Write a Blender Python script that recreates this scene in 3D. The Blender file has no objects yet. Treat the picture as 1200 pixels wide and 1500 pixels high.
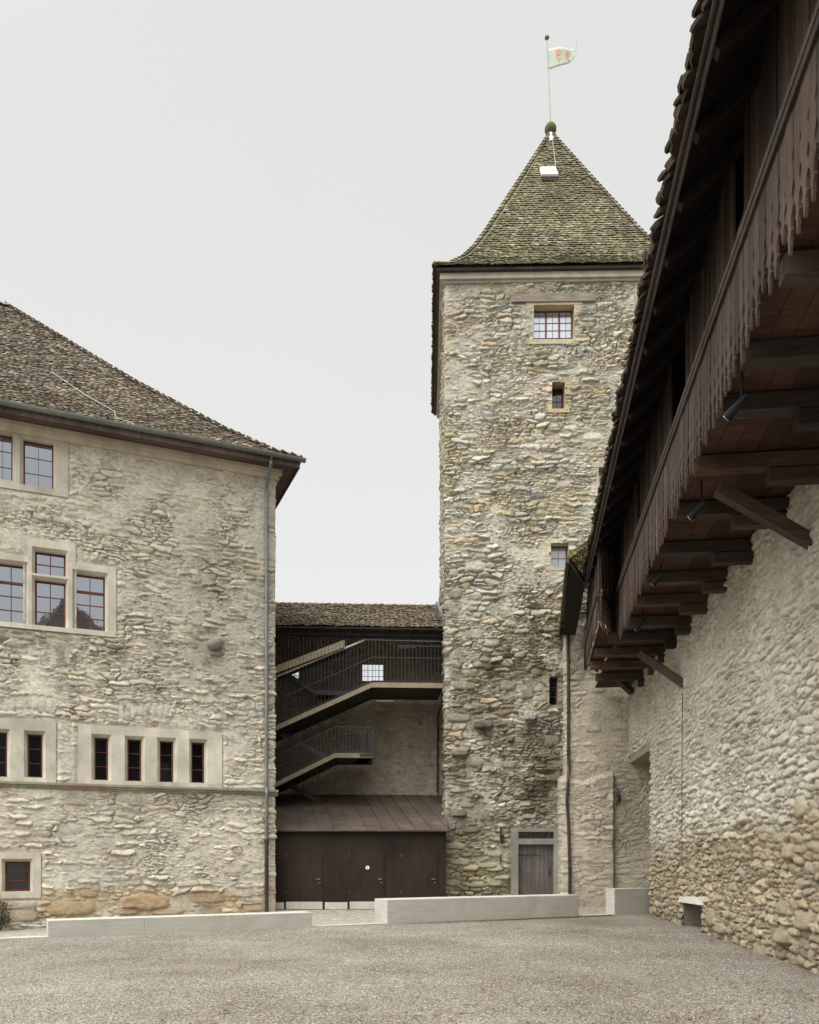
import bpy, math, random
import numpy as np
from mathutils import Vector

# ------------------------------------------------------------------ camera, sky, sun, exposure
EYE = 1.75; FPX = 1200.0; HOR = 1258.0; CXP = 600.0
sc = bpy.context.scene
col = sc.collection
cam = bpy.data.cameras.new('camera'); co = bpy.data.objects.new('camera', cam); col.objects.link(co)
co.location = (0, 0, EYE); co.rotation_euler = (math.radians(90), 0, 0)
cam.sensor_fit = 'HORIZONTAL'; cam.sensor_width = 24.0; cam.lens = 24.0
cam.shift_y = (HOR - 750.0) / 1200.0
cam.clip_start = 0.1; cam.clip_end = 2000
sc.camera = co
SUN_EL = math.radians(62); SUN_AZ = math.radians(228)      # compass bearing of the sun, clockwise from +y
world = bpy.data.worlds.new('World'); sc.world = world; world.use_nodes = True
wn = world.node_tree; wn.nodes.clear()
def wnode(t, **k):
    n = wn.nodes.new(t)
    for a, b in k.items(): setattr(n, a, b)
    return n
sky = wnode('ShaderNodeTexSky', sky_type='NISHITA', sun_disc=False, sun_elevation=SUN_EL, sun_rotation=SUN_AZ)
bg1 = wnode('ShaderNodeBackground'); bg1.inputs['Strength'].default_value = 0.05
hs = wnode('ShaderNodeHueSaturation'); hs.inputs['Saturation'].default_value = 0.12
wn.links.new(sky.outputs[0], hs.inputs['Color']); wn.links.new(hs.outputs[0], bg1.inputs['Color'])
tc = wnode('ShaderNodeTexCoord')
dotn = wnode('ShaderNodeVectorMath', operation='DOT_PRODUCT')
bd = Vector((-0.36, -0.30, 0.88)).normalized(); dotn.inputs[1].default_value = bd
wn.links.new(tc.outputs['Generated'], dotn.inputs[0])
mr = wnode('ShaderNodeMapRange', interpolation_type='SMOOTHSTEP')
mr.inputs['From Min'].default_value = 0.50; mr.inputs['From Max'].default_value = 1.0
mr.inputs['To Min'].default_value = 0.645; mr.inputs['To Max'].default_value = 5.2
wn.links.new(dotn.outputs['Value'], mr.inputs['Value'])
cn = wnode('ShaderNodeTexNoise'); cn.inputs['Scale'].default_value = 1.6; cn.inputs['Detail'].default_value = 4
cm = wnode('ShaderNodeMapRange'); cm.inputs['To Min'].default_value = 0.955; cm.inputs['To Max'].default_value = 1.035
wn.links.new(tc.outputs['Generated'], cn.inputs['Vector']); wn.links.new(cn.outputs['Fac'], cm.inputs['Value'])
mul = wnode('ShaderNodeMath', operation='MULTIPLY')
wn.links.new(mr.outputs[0], mul.inputs[0]); wn.links.new(cm.outputs[0], mul.inputs[1])
bg2 = wnode('ShaderNodeBackground'); bg2.inputs['Color'].default_value = (1.0, 1.0, 0.972, 1)
wn.links.new(mul.outputs[0], bg2.inputs['Strength'])
ad = wnode('ShaderNodeAddShader'); out = wnode('ShaderNodeOutputWorld')
wn.links.new(bg1.outputs[0], ad.inputs[0]); wn.links.new(bg2.outputs[0], ad.inputs[1]); wn.links.new(ad.outputs[0], out.inputs[0])
sl = bpy.data.lights.new('sun', 'SUN'); sl.energy = 1.5; sl.angle = math.radians(14); sl.color = (1.0, 0.96, 0.9)
so = bpy.data.objects.new('sun', sl); col.objects.link(so)
sd = Vector((math.sin(SUN_AZ) * math.cos(SUN_EL), math.cos(SUN_AZ) * math.cos(SUN_EL), math.sin(SUN_EL)))
so.rotation_euler = (-sd).to_track_quat('-Z', 'Y').to_euler(); so.location = (0, 0, 50)
vs = sc.view_settings; vs.view_transform = 'Standard'; vs.look = 'None'; vs.exposure = 0.0; vs.gamma = 1.0; vs.use_curve_mapping = False
R = random.Random(7)

# ------------------------------------------------------------------ scene helpers
def V(*a): return Vector(a)
def tag(o, label=None, cat=None, group=None, kind=None):
    if label: o['label'] = label
    if cat: o['category'] = cat
    if group: o['group'] = group
    if kind: o['kind'] = kind
    return o
def empty(name, loc, label, cat, group=None):
    o = bpy.data.objects.new(name, None); o.empty_display_size = 0.3; col.objects.link(o); o.location = loc
    return tag(o, label, cat, group)
def wloc(o):
    p = Vector((0, 0, 0))
    while o is not None: p += o.location; o = o.parent
    return p
def link_mesh(name, verts, faces, mat, parent=None, colors=None, smooth=False):
    off = wloc(parent) if parent else Vector((0, 0, 0))
    me = bpy.data.meshes.new(name)
    if isinstance(verts, np.ndarray): vv = verts - np.array(off)
    else: vv = np.array([tuple(v) for v in verts], dtype=np.float64).reshape(-1, 3) - np.array(off)
    if isinstance(faces, np.ndarray):
        me.vertices.add(len(vv)); me.vertices.foreach_set('co', vv.astype(np.float32).ravel())
        nf, k = faces.shape
        me.loops.add(nf * k); me.loops.foreach_set('vertex_index', faces.astype(np.int32).ravel())
        me.polygons.add(nf)
        me.polygons.foreach_set('loop_start', np.arange(0, nf * k, k, dtype=np.int32))
        me.polygons.foreach_set('loop_total', np.full(nf, k, dtype=np.int32))
        me.update(calc_edges=True)
    else:
        me.from_pydata(vv.tolist(), [], faces)
    if smooth: me.polygons.foreach_set('use_smooth', [True] * len(me.polygons))
    if colors is not None:
        a = me.color_attributes.new('Col', 'FLOAT_COLOR', 'POINT')
        c = np.ones((len(vv), 4), dtype=np.float32); c[:, :3] = np.array(colors, dtype=np.float32).reshape(-1, 3)
        a.data.foreach_set('color', c.ravel())
    me.materials.append(mat); me.update()
    o = bpy.data.objects.new(name, me); col.objects.link(o)
    if parent: o.parent = parent
    return o
class Frame:            # a vertical plane: origin, horizontal axis u, outward normal n
    def __init__(s, o, u, n): s.o = Vector(o); s.u = Vector(u).normalized(); s.n = Vector(n).normalized()
    def p(s, u, z, n=0.0): return s.o + s.u * u + s.n * n + Vector((0, 0, z))
    def hit(s, px, py):  # where a line of sight meets the plane
        d = Vector(((px - CXP) / FPX, 1.0, (HOR - py) / FPX)); e = Vector((0, 0, EYE))
        t = (s.o - e).dot(s.n) / d.dot(s.n); q = e + d * t
        return (q - s.o).dot(s.u), q.z
    def rect(s, xa, xb, yt, yb):
        xm = (xa + xb) / 2; ua = s.hit(xa, yt)[0]; ub = s.hit(xb, yt)[0]
        return (min(ua, ub), max(ua, ub), s.hit(xm, yb)[1], s.hit(xm, yt)[1])
class MB:
    def __init__(s): s.v = []; s.f = []; s.c = []; s.cc = (1, 1, 1)
    def add(s, vs, fs):
        b = len(s.v); s.v += [tuple(x) for x in vs]; s.c += [s.cc] * len(vs); s.f += [tuple(b + i for i in f) for f in fs]
    def quad(s, a, b, c, d): s.add([a, b, c, d], [(0, 1, 2, 3)])
    def hexa(s, q): s.add(q, [(0, 3, 2, 1), (4, 5, 6, 7), (0, 1, 5, 4), (1, 2, 6, 5), (2, 3, 7, 6), (3, 0, 4, 7)])
    def box(s, F, u0, u1, z0, z1, n0, n1):
        s.hexa([F.p(u0, z0, n0), F.p(u1, z0, n0), F.p(u1, z0, n1), F.p(u0, z0, n1), F.p(u0, z1, n0), F.p(u1, z1, n0), F.p(u1, z1, n1), F.p(u0, z1, n1)])
    def beam(s, a, b, w, h, up=(0, 0, 1)):
        a = Vector(a); b = Vector(b); d = (b - a).normalized(); sx = d.cross(Vector(up))
        if sx.length < 1e-4: sx = d.cross(Vector((1, 0, 0)))
        sx.normalize(); uy = sx.cross(d).normalized(); sx = sx * w / 2; uy = uy * h / 2
        s.hexa([a - sx - uy, a + sx - uy, a + sx + uy, a - sx + uy, b - sx - uy, b + sx - uy, b + sx + uy, b - sx + uy])
    def tube(s, pts, r, seg=8, caps=True):
        pts = [Vector(p) for p in pts]; rings = []; b = len(s.v); n = len(pts)
        for i, p in enumerate(pts):
            d = (pts[min(i + 1, n - 1)] - pts[max(i - 1, 0)]).normalized()
            ref = Vector((0, 0, 1)) if abs(d.z) < 0.9 else Vector((1, 0, 0))
            x = d.cross(ref).normalized(); y = d.cross(x).normalized(); rr = r[i] if isinstance(r, (list, tuple)) else r
            for k in range(seg):
                a = 2 * math.pi * k / seg; s.v.append(tuple(p + x * math.cos(a) * rr + y * math.sin(a) * rr)); s.c.append(s.cc)
        for i in range(n - 1):
            for k in range(seg):
                k2 = (k + 1) % seg; s.f.append((b + i * seg + k, b + i * seg + k2, b + (i + 1) * seg + k2, b + (i + 1) * seg + k))
        if caps: s.f.append(tuple(b + k for k in range(seg))); s.f.append(tuple(b + (n - 1) * seg + k for k in range(seg)))
    def sphere(s, c, r, seg=14, rings=9, sz=1.0):
        c = Vector(c); b = len(s.v)
        for i in range(rings + 1):
            t = math.pi * i / rings
            for k in range(seg):
                a = 2 * math.pi * k / seg
                s.v.append(tuple(c + Vector((math.sin(t) * math.cos(a) * r, math.sin(t) * math.sin(a) * r, math.cos(t) * r * sz)))); s.c.append(s.cc)
        for i in range(rings):
            for k in range(seg):
                k2 = (k + 1) % seg; s.f.append((b + i * seg + k, b + i * seg + k2, b + (i + 1) * seg + k2, b + (i + 1) * seg + k))
    def build(s, name, mat, parent=None, smooth=False): return link_mesh(name, s.v, s.f, mat, parent, s.c, smooth)

# ------------------------------------------------------------------ materials
def nodes_of(m):
    m.use_nodes = True; nt = m.node_tree; nt.nodes.clear()
    o = nt.nodes.new('ShaderNodeOutputMaterial'); b = nt.nodes.new('ShaderNodeBsdfPrincipled'); nt.links.new(b.outputs[0], o.inputs[0])
    return nt, b
def mat(name, base=(1, 1, 1), rough=0.85, noise=(6, 6, 6), amt=0.3, bump=0.3, bdist=0.01, metal=0.0, use_col=False, fine=60, big=0.5, bigamt=0.2, spec=0.3, tint=None, tintmix=0.0, tintscale=1.5, tinthard=0.12):
    m = bpy.data.materials.new(name); nt, b = nodes_of(m); L = nt.links.new
    def N(t, **k):
        n = nt.nodes.new(t)
        for a, c in k.items(): setattr(n, a, c)
        return n
    tcn = N('ShaderNodeTexCoord'); mp = N('ShaderNodeMapping'); mp.inputs['Scale'].default_value = noise
    L(tcn.outputs['Object'], mp.inputs['Vector'])
    n1 = N('ShaderNodeTexNoise'); n1.inputs['Scale'].default_value = 1.0; n1.inputs['Detail'].default_value = 8; n1.inputs['Roughness'].default_value = 0.65
    L(mp.outputs[0], n1.inputs['Vector'])
    n2 = N('ShaderNodeTexNoise'); n2.inputs['Scale'].default_value = big; n2.inputs['Detail'].default_value = 5
    L(tcn.outputs['Object'], n2.inputs['Vector'])
    r1 = N('ShaderNodeMapRange'); r1.inputs['From Min'].default_value = 0.25; r1.inputs['From Max'].default_value = 0.75
    r1.inputs['To Min'].default_value = 1 - amt; r1.inputs['To Max'].default_value = 1 + amt; L(n1.outputs['Fac'], r1.inputs['Value'])
    r2 = N('ShaderNodeMapRange'); r2.inputs['From Min'].default_value = 0.3; r2.inputs['From Max'].default_value = 0.7
    r2.inputs['To Min'].default_value = 1 - bigamt; r2.inputs['To Max'].default_value = 1 + bigamt; L(n2.outputs['Fac'], r2.inputs['Value'])
    mm = N('ShaderNodeMath', operation='MULTIPLY'); L(r1.outputs[0], mm.inputs[0]); L(r2.outputs[0], mm.inputs[1])
    vm = N('ShaderNodeVectorMath', operation='SCALE'); L(mm.outputs[0], vm.inputs['Scale'])
    bc = N('ShaderNodeRGB'); bc.outputs[0].default_value = (*base, 1); src = bc.outputs[0]
    if use_col:
        at = N('ShaderNodeAttribute', attribute_name='Col'); mx = N('ShaderNodeMix', data_type='RGBA', blend_type='MULTIPLY')
        mx.inputs['Factor'].default_value = 1.0; L(at.outputs['Color'], mx.inputs['A']); L(src, mx.inputs['B']); src = mx.outputs['Result']
    if tint:
        n3 = N('ShaderNodeTexNoise'); n3.inputs['Scale'].default_value = tintscale; n3.inputs['Detail'].default_value = 7; n3.inputs['Roughness'].default_value = 0.7
        L(tcn.outputs['Object'], n3.inputs['Vector'])
        r3 = N('ShaderNodeMapRange', interpolation_type='SMOOTHSTEP'); r3.inputs['From Min'].default_value = 0.55 - tinthard; r3.inputs['From Max'].default_value = 0.55 + tinthard
        r3.inputs['To Max'].default_value = tintmix; L(n3.outputs['Fac'], r3.inputs['Value'])
        m3 = N('ShaderNodeMix', data_type='RGBA'); L(r3.outputs[0], m3.inputs['Factor']); L(src, m3.inputs['A']); m3.inputs['B'].default_value = (*tint, 1); src = m3.outputs['Result']
    L(src, vm.inputs[0]); L(vm.outputs[0], b.inputs['Base Color'])
    b.inputs['Roughness'].default_value = rough; b.inputs['Metallic'].default_value = metal; b.inputs['Specular IOR Level'].default_value = spec
    n4 = N('ShaderNodeTexNoise'); n4.inputs['Scale'].default_value = fine; n4.inputs['Detail'].default_value = 4; L(tcn.outputs['Object'], n4.inputs['Vector'])
    am = N('ShaderNodeMath', operation='ADD'); L(n1.outputs['Fac'], am.inputs[0]); L(n4.outputs['Fac'], am.inputs[1])
    bp = N('ShaderNodeBump'); bp.inputs['Strength'].default_value = bump; bp.inputs['Distance'].default_value = bdist; L(am.outputs[0], bp.inputs['Height'])
    L(bp.outputs[0], b.inputs['Normal'])
    return m
M = {}
M['stone'] = mat('rubble_stone', rough=0.95, noise=(9, 9, 14), amt=0.28, bump=0.7, bdist=0.02, use_col=True, fine=45, big=0.6, bigamt=0.12, spec=0.15)
M['tile'] = mat('roof_tile', rough=0.9, noise=(5, 5, 5), amt=0.18, bump=0.5, use_col=True, big=0.5, bigamt=0.2, spec=0.2, tint=(0.20, 0.185, 0.12), tintmix=0.4, tintscale=2.4)
M['darktile'] = mat('dark_roof_tile', rough=0.9, noise=(5, 5, 5), amt=0.3, bump=0.5, use_col=True, big=0.5, bigamt=0.2, spec=0.2)
M['mosstile'] = mat('mossy_roof_tile', rough=0.95, noise=(6, 6, 6), amt=0.18, bump=0.5, use_col=True, big=0.6, bigamt=0.2, spec=0.15, tint=(0.135, 0.127, 0.075), tintmix=0.6, tintscale=3.0)
M['sand'] = mat('dressed_sandstone', (0.48, 0.45, 0.375), rough=0.9, noise=(3, 3, 2), amt=0.22, bump=0.25, use_col=True, big=1.2, bigamt=0.14, spec=0.2)
M['sandy'] = mat('cornice_stone', (0.50, 0.44, 0.35), rough=0.9, noise=(3, 3, 2), amt=0.2, bump=0.25, use_col=True, big=1.2, bigamt=0.16, spec=0.2)
M['redwood'] = mat('oxblood_paint', (0.13, 0.035, 0.028), rough=0.5, noise=(4, 4, 20), amt=0.2, bump=0.1)
M['dark'] = mat('dark_interior', (0.012, 0.012, 0.013), rough=0.95, amt=0.1, bump=0.0)
M['wood'] = mat('weathered_wood', rough=0.8, noise=(14, 14, 1.6), amt=0.45, bump=0.6, bdist=0.01, use_col=True, big=0.9, bigamt=0.3, spec=0.25)
M['beamwood'] = mat('beam_wood', rough=0.85, noise=(2.0, 16, 16), amt=0.45, bump=0.6, bdist=0.012, use_col=True, big=0.9, bigamt=0.3, spec=0.2)
M['zinc'] = mat('zinc_sheet', (0.17, 0.185, 0.17), rough=0.5, noise=(5, 5, 3), amt=0.2, bump=0.1, metal=0.55, bigamt=0.2)
M['copper'] = mat('aged_copper', (0.055, 0.04, 0.035), rough=0.5, noise=(4, 4, 3), amt=0.3, bump=0.1, metal=0.3, bigamt=0.25)
M['copperroof'] = mat('aged_copper_roof', (0.125, 0.095, 0.072), rough=0.5, noise=(1.6, 5, 3), amt=0.35, bump=0.15, metal=0.4, bigamt=0.3, big=1.2, tint=(0.07, 0.066, 0.062), tintmix=0.8, tintscale=1.3)
M['darkpanel'] = mat('dark_brown_panel', (0.024, 0.017, 0.0125), rough=0.65, noise=(8, 8, 1.5), amt=0.3, bump=0.1, bigamt=0.25, big=0.8, spec=0.14)
M['steel'] = mat('brushed_steel', (0.55, 0.53, 0.48), rough=0.4, noise=(20, 20, 2), amt=0.15, bump=0.05, metal=0.6)
M['dullsteel'] = mat('dull_steel', (0.22, 0.21, 0.19), rough=0.5, amt=0.1, bump=0.0, metal=0.4)
M['bronze'] = mat('bronze_paint', (0.27, 0.225, 0.155), rough=0.45, noise=(4, 4, 4), amt=0.15, bump=0.05, metal=0.25)
M['blacksteel'] = mat('dark_steel', (0.035, 0.033, 0.032), rough=0.45, amt=0.15, bump=0.05, metal=0.4)
M['concrete'] = mat('pale_stone_bench', (0.44, 0.42, 0.375), rough=0.8, noise=(1.2, 1.2, 14), amt=0.13, bump=0.25, big=0.9, bigamt=0.12, spec=0.25, tint=(0.33, 0.31, 0.26), tintmix=0.6, tintscale=1.1, tinthard=0.2)
M['white'] = mat('pale_metal', (0.75, 0.75, 0.73), rough=0.6, amt=0.08, bump=0.0)
M['flag'] = mat('flag_cloth', (0.43, 0.475, 0.405), rough=0.9, amt=0.06, bump=0.1)
M['rose'] = mat('flag_emblem', (0.62, 0.30, 0.20), rough=0.9, amt=0.1, bump=0.1)
M['polewhite'] = mat('pole_paint', (0.36, 0.35, 0.28), rough=0.6, amt=0.08, bump=0.0)
M['leaf'] = mat('fallen_leaf', rough=0.85, noise=(20, 20, 20), amt=0.3, bump=0.2, use_col=True)
M['plant'] = mat('dark_shrub_leaf', rough=0.85, noise=(20, 20, 20), amt=0.3, bump=0.2, use_col=True)
M['lampblack'] = mat('lamp_black', (0.015, 0.015, 0.017), rough=0.7, amt=0.1, bump=0.0, spec=0.1)
M['rust'] = mat('dark_iron', (0.03, 0.025, 0.022), rough=0.7, amt=0.2, bump=0.2, metal=0.3)
def glass(name, refl, tintc, dark):
    m = bpy.data.materials.new(name); m.use_nodes = True; nt = m.node_tree; nt.nodes.clear(); L = nt.links.new
    o = nt.nodes.new('ShaderNodeOutputMaterial'); g = nt.nodes.new('ShaderNodeBsdfGlossy'); d = nt.nodes.new('ShaderNodeBsdfPrincipled')
    g.inputs['Roughness'].default_value = 0.03; g.inputs['Color'].default_value = (*tintc, 1); d.inputs['Base Color'].default_value = (*dark, 1); d.inputs['Roughness'].default_value = 0.2; d.inputs['Specular IOR Level'].default_value = 0.1
    n = nt.nodes.new('ShaderNodeTexNoise'); n.inputs['Scale'].default_value = 3.0; bp = nt.nodes.new('ShaderNodeBump'); bp.inputs['Strength'].default_value = 0.05; bp.inputs['Distance'].default_value = 0.02
    t = nt.nodes.new('ShaderNodeTexCoord'); L(t.outputs['Object'], n.inputs['Vector']); L(n.outputs['Fac'], bp.inputs['Height']); L(bp.outputs[0], g.inputs['Normal'])
    x = nt.nodes.new('ShaderNodeMixShader'); x.inputs[0].default_value = refl; L(d.outputs[0], x.inputs[1]); L(g.outputs[0], x.inputs[2]); L(x.outputs[0], o.inputs[0]); return m
M['glass'] = glass('sky_reflecting_glass', 0.42, (0.86, 0.92, 1.0), (0.02, 0.02, 0.022))
M['darkglass'] = glass('dark_glass', 0.012, (0.8, 0.88, 1.0), (0.004, 0.004, 0.005))
M['midglass'] = glass('grey_glass', 0.07, (0.9, 0.95, 1.0), (0.01, 0.01, 0.011))
def clearglass():
    m = bpy.data.materials.new('clear_glass'); m.use_nodes = True; nt = m.node_tree; nt.nodes.clear(); L = nt.links.new
    o = nt.nodes.new('ShaderNodeOutputMaterial'); g = nt.nodes.new('ShaderNodeBsdfGlossy'); t = nt.nodes.new('ShaderNodeBsdfTransparent'); x = nt.nodes.new('ShaderNodeMixShader')
    g.inputs['Roughness'].default_value = 0.05; t.inputs['Color'].default_value = (0.93, 0.96, 1, 1); x.inputs[0].default_value = 0.06
    L(t.outputs[0], x.inputs[1]); L(g.outputs[0], x.inputs[2]); L(x.outputs[0], o.inputs[0]); return m
M['clear'] = clearglass()

def gravel_mat():
    m = bpy.data.materials.new('gravel'); nt, b = nodes_of(m); L = nt.links.new
    N = nt.nodes.new
    t = N('ShaderNodeTexCoord')
    v = N('ShaderNodeTexVoronoi'); v.inputs['Scale'].default_value = 55; L(t.outputs['Object'], v.inputs['Vector'])
    v2 = N('ShaderNodeTexVoronoi'); v2.inputs['Scale'].default_value = 90; L(t.outputs['Object'], v2.inputs['Vector'])
    sep = N('ShaderNodeSeparateColor'); L(v.outputs['Color'], sep.inputs[0])
    cr = N('ShaderNodeValToRGB'); e = cr.color_ramp.elements
    e[0].position = 0; e[0].color = (0.06, 0.052, 0.044, 1); e[1].position = 1; e[1].color = (0.62, 0.59, 0.54, 1)
    for p_, c_ in ((0.3, (0.22, 0.20, 0.175, 1)), (0.6, (0.30, 0.275, 0.25, 1)), (0.85, (0.38, 0.35, 0.31, 1))):
        q = cr.color_ramp.elements.new(p_); q.color = c_
    L(sep.outputs[0], cr.inputs[0])
    n = N('ShaderNodeTexNoise'); n.inputs['Scale'].default_value = 0.33; n.inputs['Detail'].default_value = 9; n.inputs['Roughness'].default_value = 0.66; L(t.outputs['Object'], n.inputs['Vector'])
    r = N('ShaderNodeMapRange'); r.inputs['From Min'].default_value = 0.32; r.inputs['From Max'].default_value = 0.68; L(n.outputs['Fac'], r.inputs['Value'])
    cc = N('ShaderNodeMix'); cc.data_type = 'RGBA'; cc.inputs['A'].default_value = (0.52, 0.475, 0.405, 1); cc.inputs['B'].default_value = (0.98, 0.985, 0.94, 1); L(r.outputs[0], cc.inputs['Factor'])
    mx = N('ShaderNodeMix'); mx.data_type = 'RGBA'; mx.blend_type = 'MULTIPLY'; mx.inputs['Factor'].default_value = 1; L(cr.outputs[0], mx.inputs['A']); L(cc.outputs['Result'], mx.inputs['B'])
    L(mx.outputs['Result'], b.inputs['Base Color']); b.inputs['Roughness'].default_value = 0.95; b.inputs['Specular IOR Level'].default_value = 0.15
    ad_ = N('ShaderNodeMath'); ad_.operation = 'ADD'; L(v.outputs['Distance'], ad_.inputs[0]); L(v2.outputs['Distance'], ad_.inputs[1])
    bp = N('ShaderNodeBump'); bp.invert = True; bp.inputs['Strength'].default_value = 0.9; bp.inputs['Distance'].default_value = 0.012; L(ad_.outputs[0], bp.inputs['Height']); L(bp.outputs[0], b.inputs['Normal'])
    return m
def cobble_mat():
    m = bpy.data.materials.new('cobble_paving'); nt, b = nodes_of(m); L = nt.links.new; N = nt.nodes.new
    t = N('ShaderNodeTexCoord'); v = N('ShaderNodeTexVoronoi'); v.inputs['Scale'].default_value = 9; v.inputs['Randomness'].default_value = 0.8; L(t.outputs['Object'], v.inputs['Vector'])
    v2 = N('ShaderNodeTexVoronoi'); v2.feature = 'DISTANCE_TO_EDGE'; v2.inputs['Scale'].default_value = 9; v2.inputs['Randomness'].default_value = 0.8; L(t.outputs['Object'], v2.inputs['Vector'])
    sep = N('ShaderNodeSeparateColor'); L(v.outputs['Color'], sep.inputs[0])
    cr = N('ShaderNodeValToRGB'); e = cr.color_ramp.elements; e[0].color = (0.20, 0.175, 0.14, 1); e[1].color = (0.42, 0.38, 0.32, 1); L(sep.outputs[0], cr.inputs[0])
    r = N('ShaderNodeMapRange'); r.inputs['From Max'].default_value = 0.08; L(v2.outputs['Distance'], r.inputs['Value'])
    mx = N('ShaderNodeMix'); mx.data_type = 'RGBA'; mx.inputs['A'].default_value = (0.17, 0.15, 0.12, 1); L(cr.outputs[0], mx.inputs['B']); L(r.outputs[0], mx.inputs['Factor'])
    L(mx.outputs['Result'], b.inputs['Base Color']); b.inputs['Roughness'].default_value = 0.9
    bp = N('ShaderNodeBump'); bp.inputs['Strength'].default_value = 0.7; bp.inputs['Distance'].default_value = 0.015; L(r.outputs[0], bp.inputs['Height']); L(bp.outputs[0], b.inputs['Normal'])
    return m
M['gravel'] = gravel_mat(); M['cobble'] = cobble_mat()

# ------------------------------------------------------------------ numpy noise and rubble masonry
def hsh(i, j, k):
    a = (i.astype(np.int64) * 374761393 + j.astype(np.int64) * 668265263 + np.int64(k) * 2147483647 * 31) & 0xFFFFFFFF
    a = ((a ^ (a >> 13)) * 1274126177) & 0xFFFFFFFF
    a = ((a ^ (a >> 16)) * 2246822519) & 0xFFFFFFFF
    a = a ^ (a >> 15)
    return (a & 0xFFFFFF) / float(0x1000000)
def vn(x, y, k):
    i = np.floor(x); j = np.floor(y); fx = x - i; fy = y - j; fx = fx * fx * (3 - 2 * fx); fy = fy * fy * (3 - 2 * fy)
    a = hsh(i, j, k); b = hsh(i + 1, j, k); c = hsh(i, j + 1, k); d = hsh(i + 1, j + 1, k)
    return (a * (1 - fx) + b * fx) * (1 - fy) + (c * (1 - fx) + d * fx) * fy
def fbm(x, y, k, o=4):
    s = 0; w = 0.5; t = 0
    for q in range(o): s = s + vn(x, y, k + q * 17) * w; t += w; w *= 0.5; x = x * 2.03 + 3.1; y = y * 2.03 + 1.7
    return s / t
def sst(a, b, x): t = np.clip((x - a) / (b - a), 0, 1); return t * t * (3 - 2 * t)
def cells(U, Z, cw, ch, seed, p=3.4):
    x = U / cw; y = Z / ch; j0 = np.floor(y)
    F1 = np.full(U.shape, 9.0); F2 = F1.copy(); ids = np.zeros(U.shape); idb = ids.copy(); LX = ids.copy(); LY = ids.copy()
    for dj in (-1, 0, 1):
        j = j0 + dj; xo = x + hsh(j, j * 0, seed + 1) * 5
        i0 = np.floor(xo)
        for di in (-1, 0, 1):
            i = i0 + di
            cx = i + 0.5 + 0.7 * (hsh(i, j, seed + 2) - 0.5); cy = j + 0.5 + 0.62 * (hsh(i, j, seed + 3) - 0.5)
            w = hsh(i, j, seed + 4) * 0.34; sx = 0.7 + 0.6 * hsh(i, j, seed + 5)
            rot = (hsh(i, j, seed + 8) - 0.5) * 0.55; tap = (hsh(i, j, seed + 9) - 0.5) * 0.9
            dx = (xo - cx) * sx; dy = (y - cy) + dx * rot; dy = dy * (1 + tap * dx); dx = dx * (1 + tap * 0.8 * dy)
            d = (np.abs(dx) ** p + np.abs(dy) ** p) ** (1 / p) - w
            r = hsh(i, j, seed + 6); r2 = hsh(i, j, seed + 7)
            c1 = d < F1
            F2 = np.where(c1, F1, np.minimum(F2, d)); F1 = np.where(c1, d, F1)
            ids = np.where(c1, r, ids); idb = np.where(c1, r2, idb); LX = np.where(c1, dx, LX); LY = np.where(c1, dy, LY)
    return F2 - F1, ids, idb, LX, LY
def lerp(a, b, t): return a + (b - a) * t
def pal(r, cs):
    cs = np.array(cs); n = len(cs); k = np.clip((r * n).astype(int), 0, n - 1); return cs[k]
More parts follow.
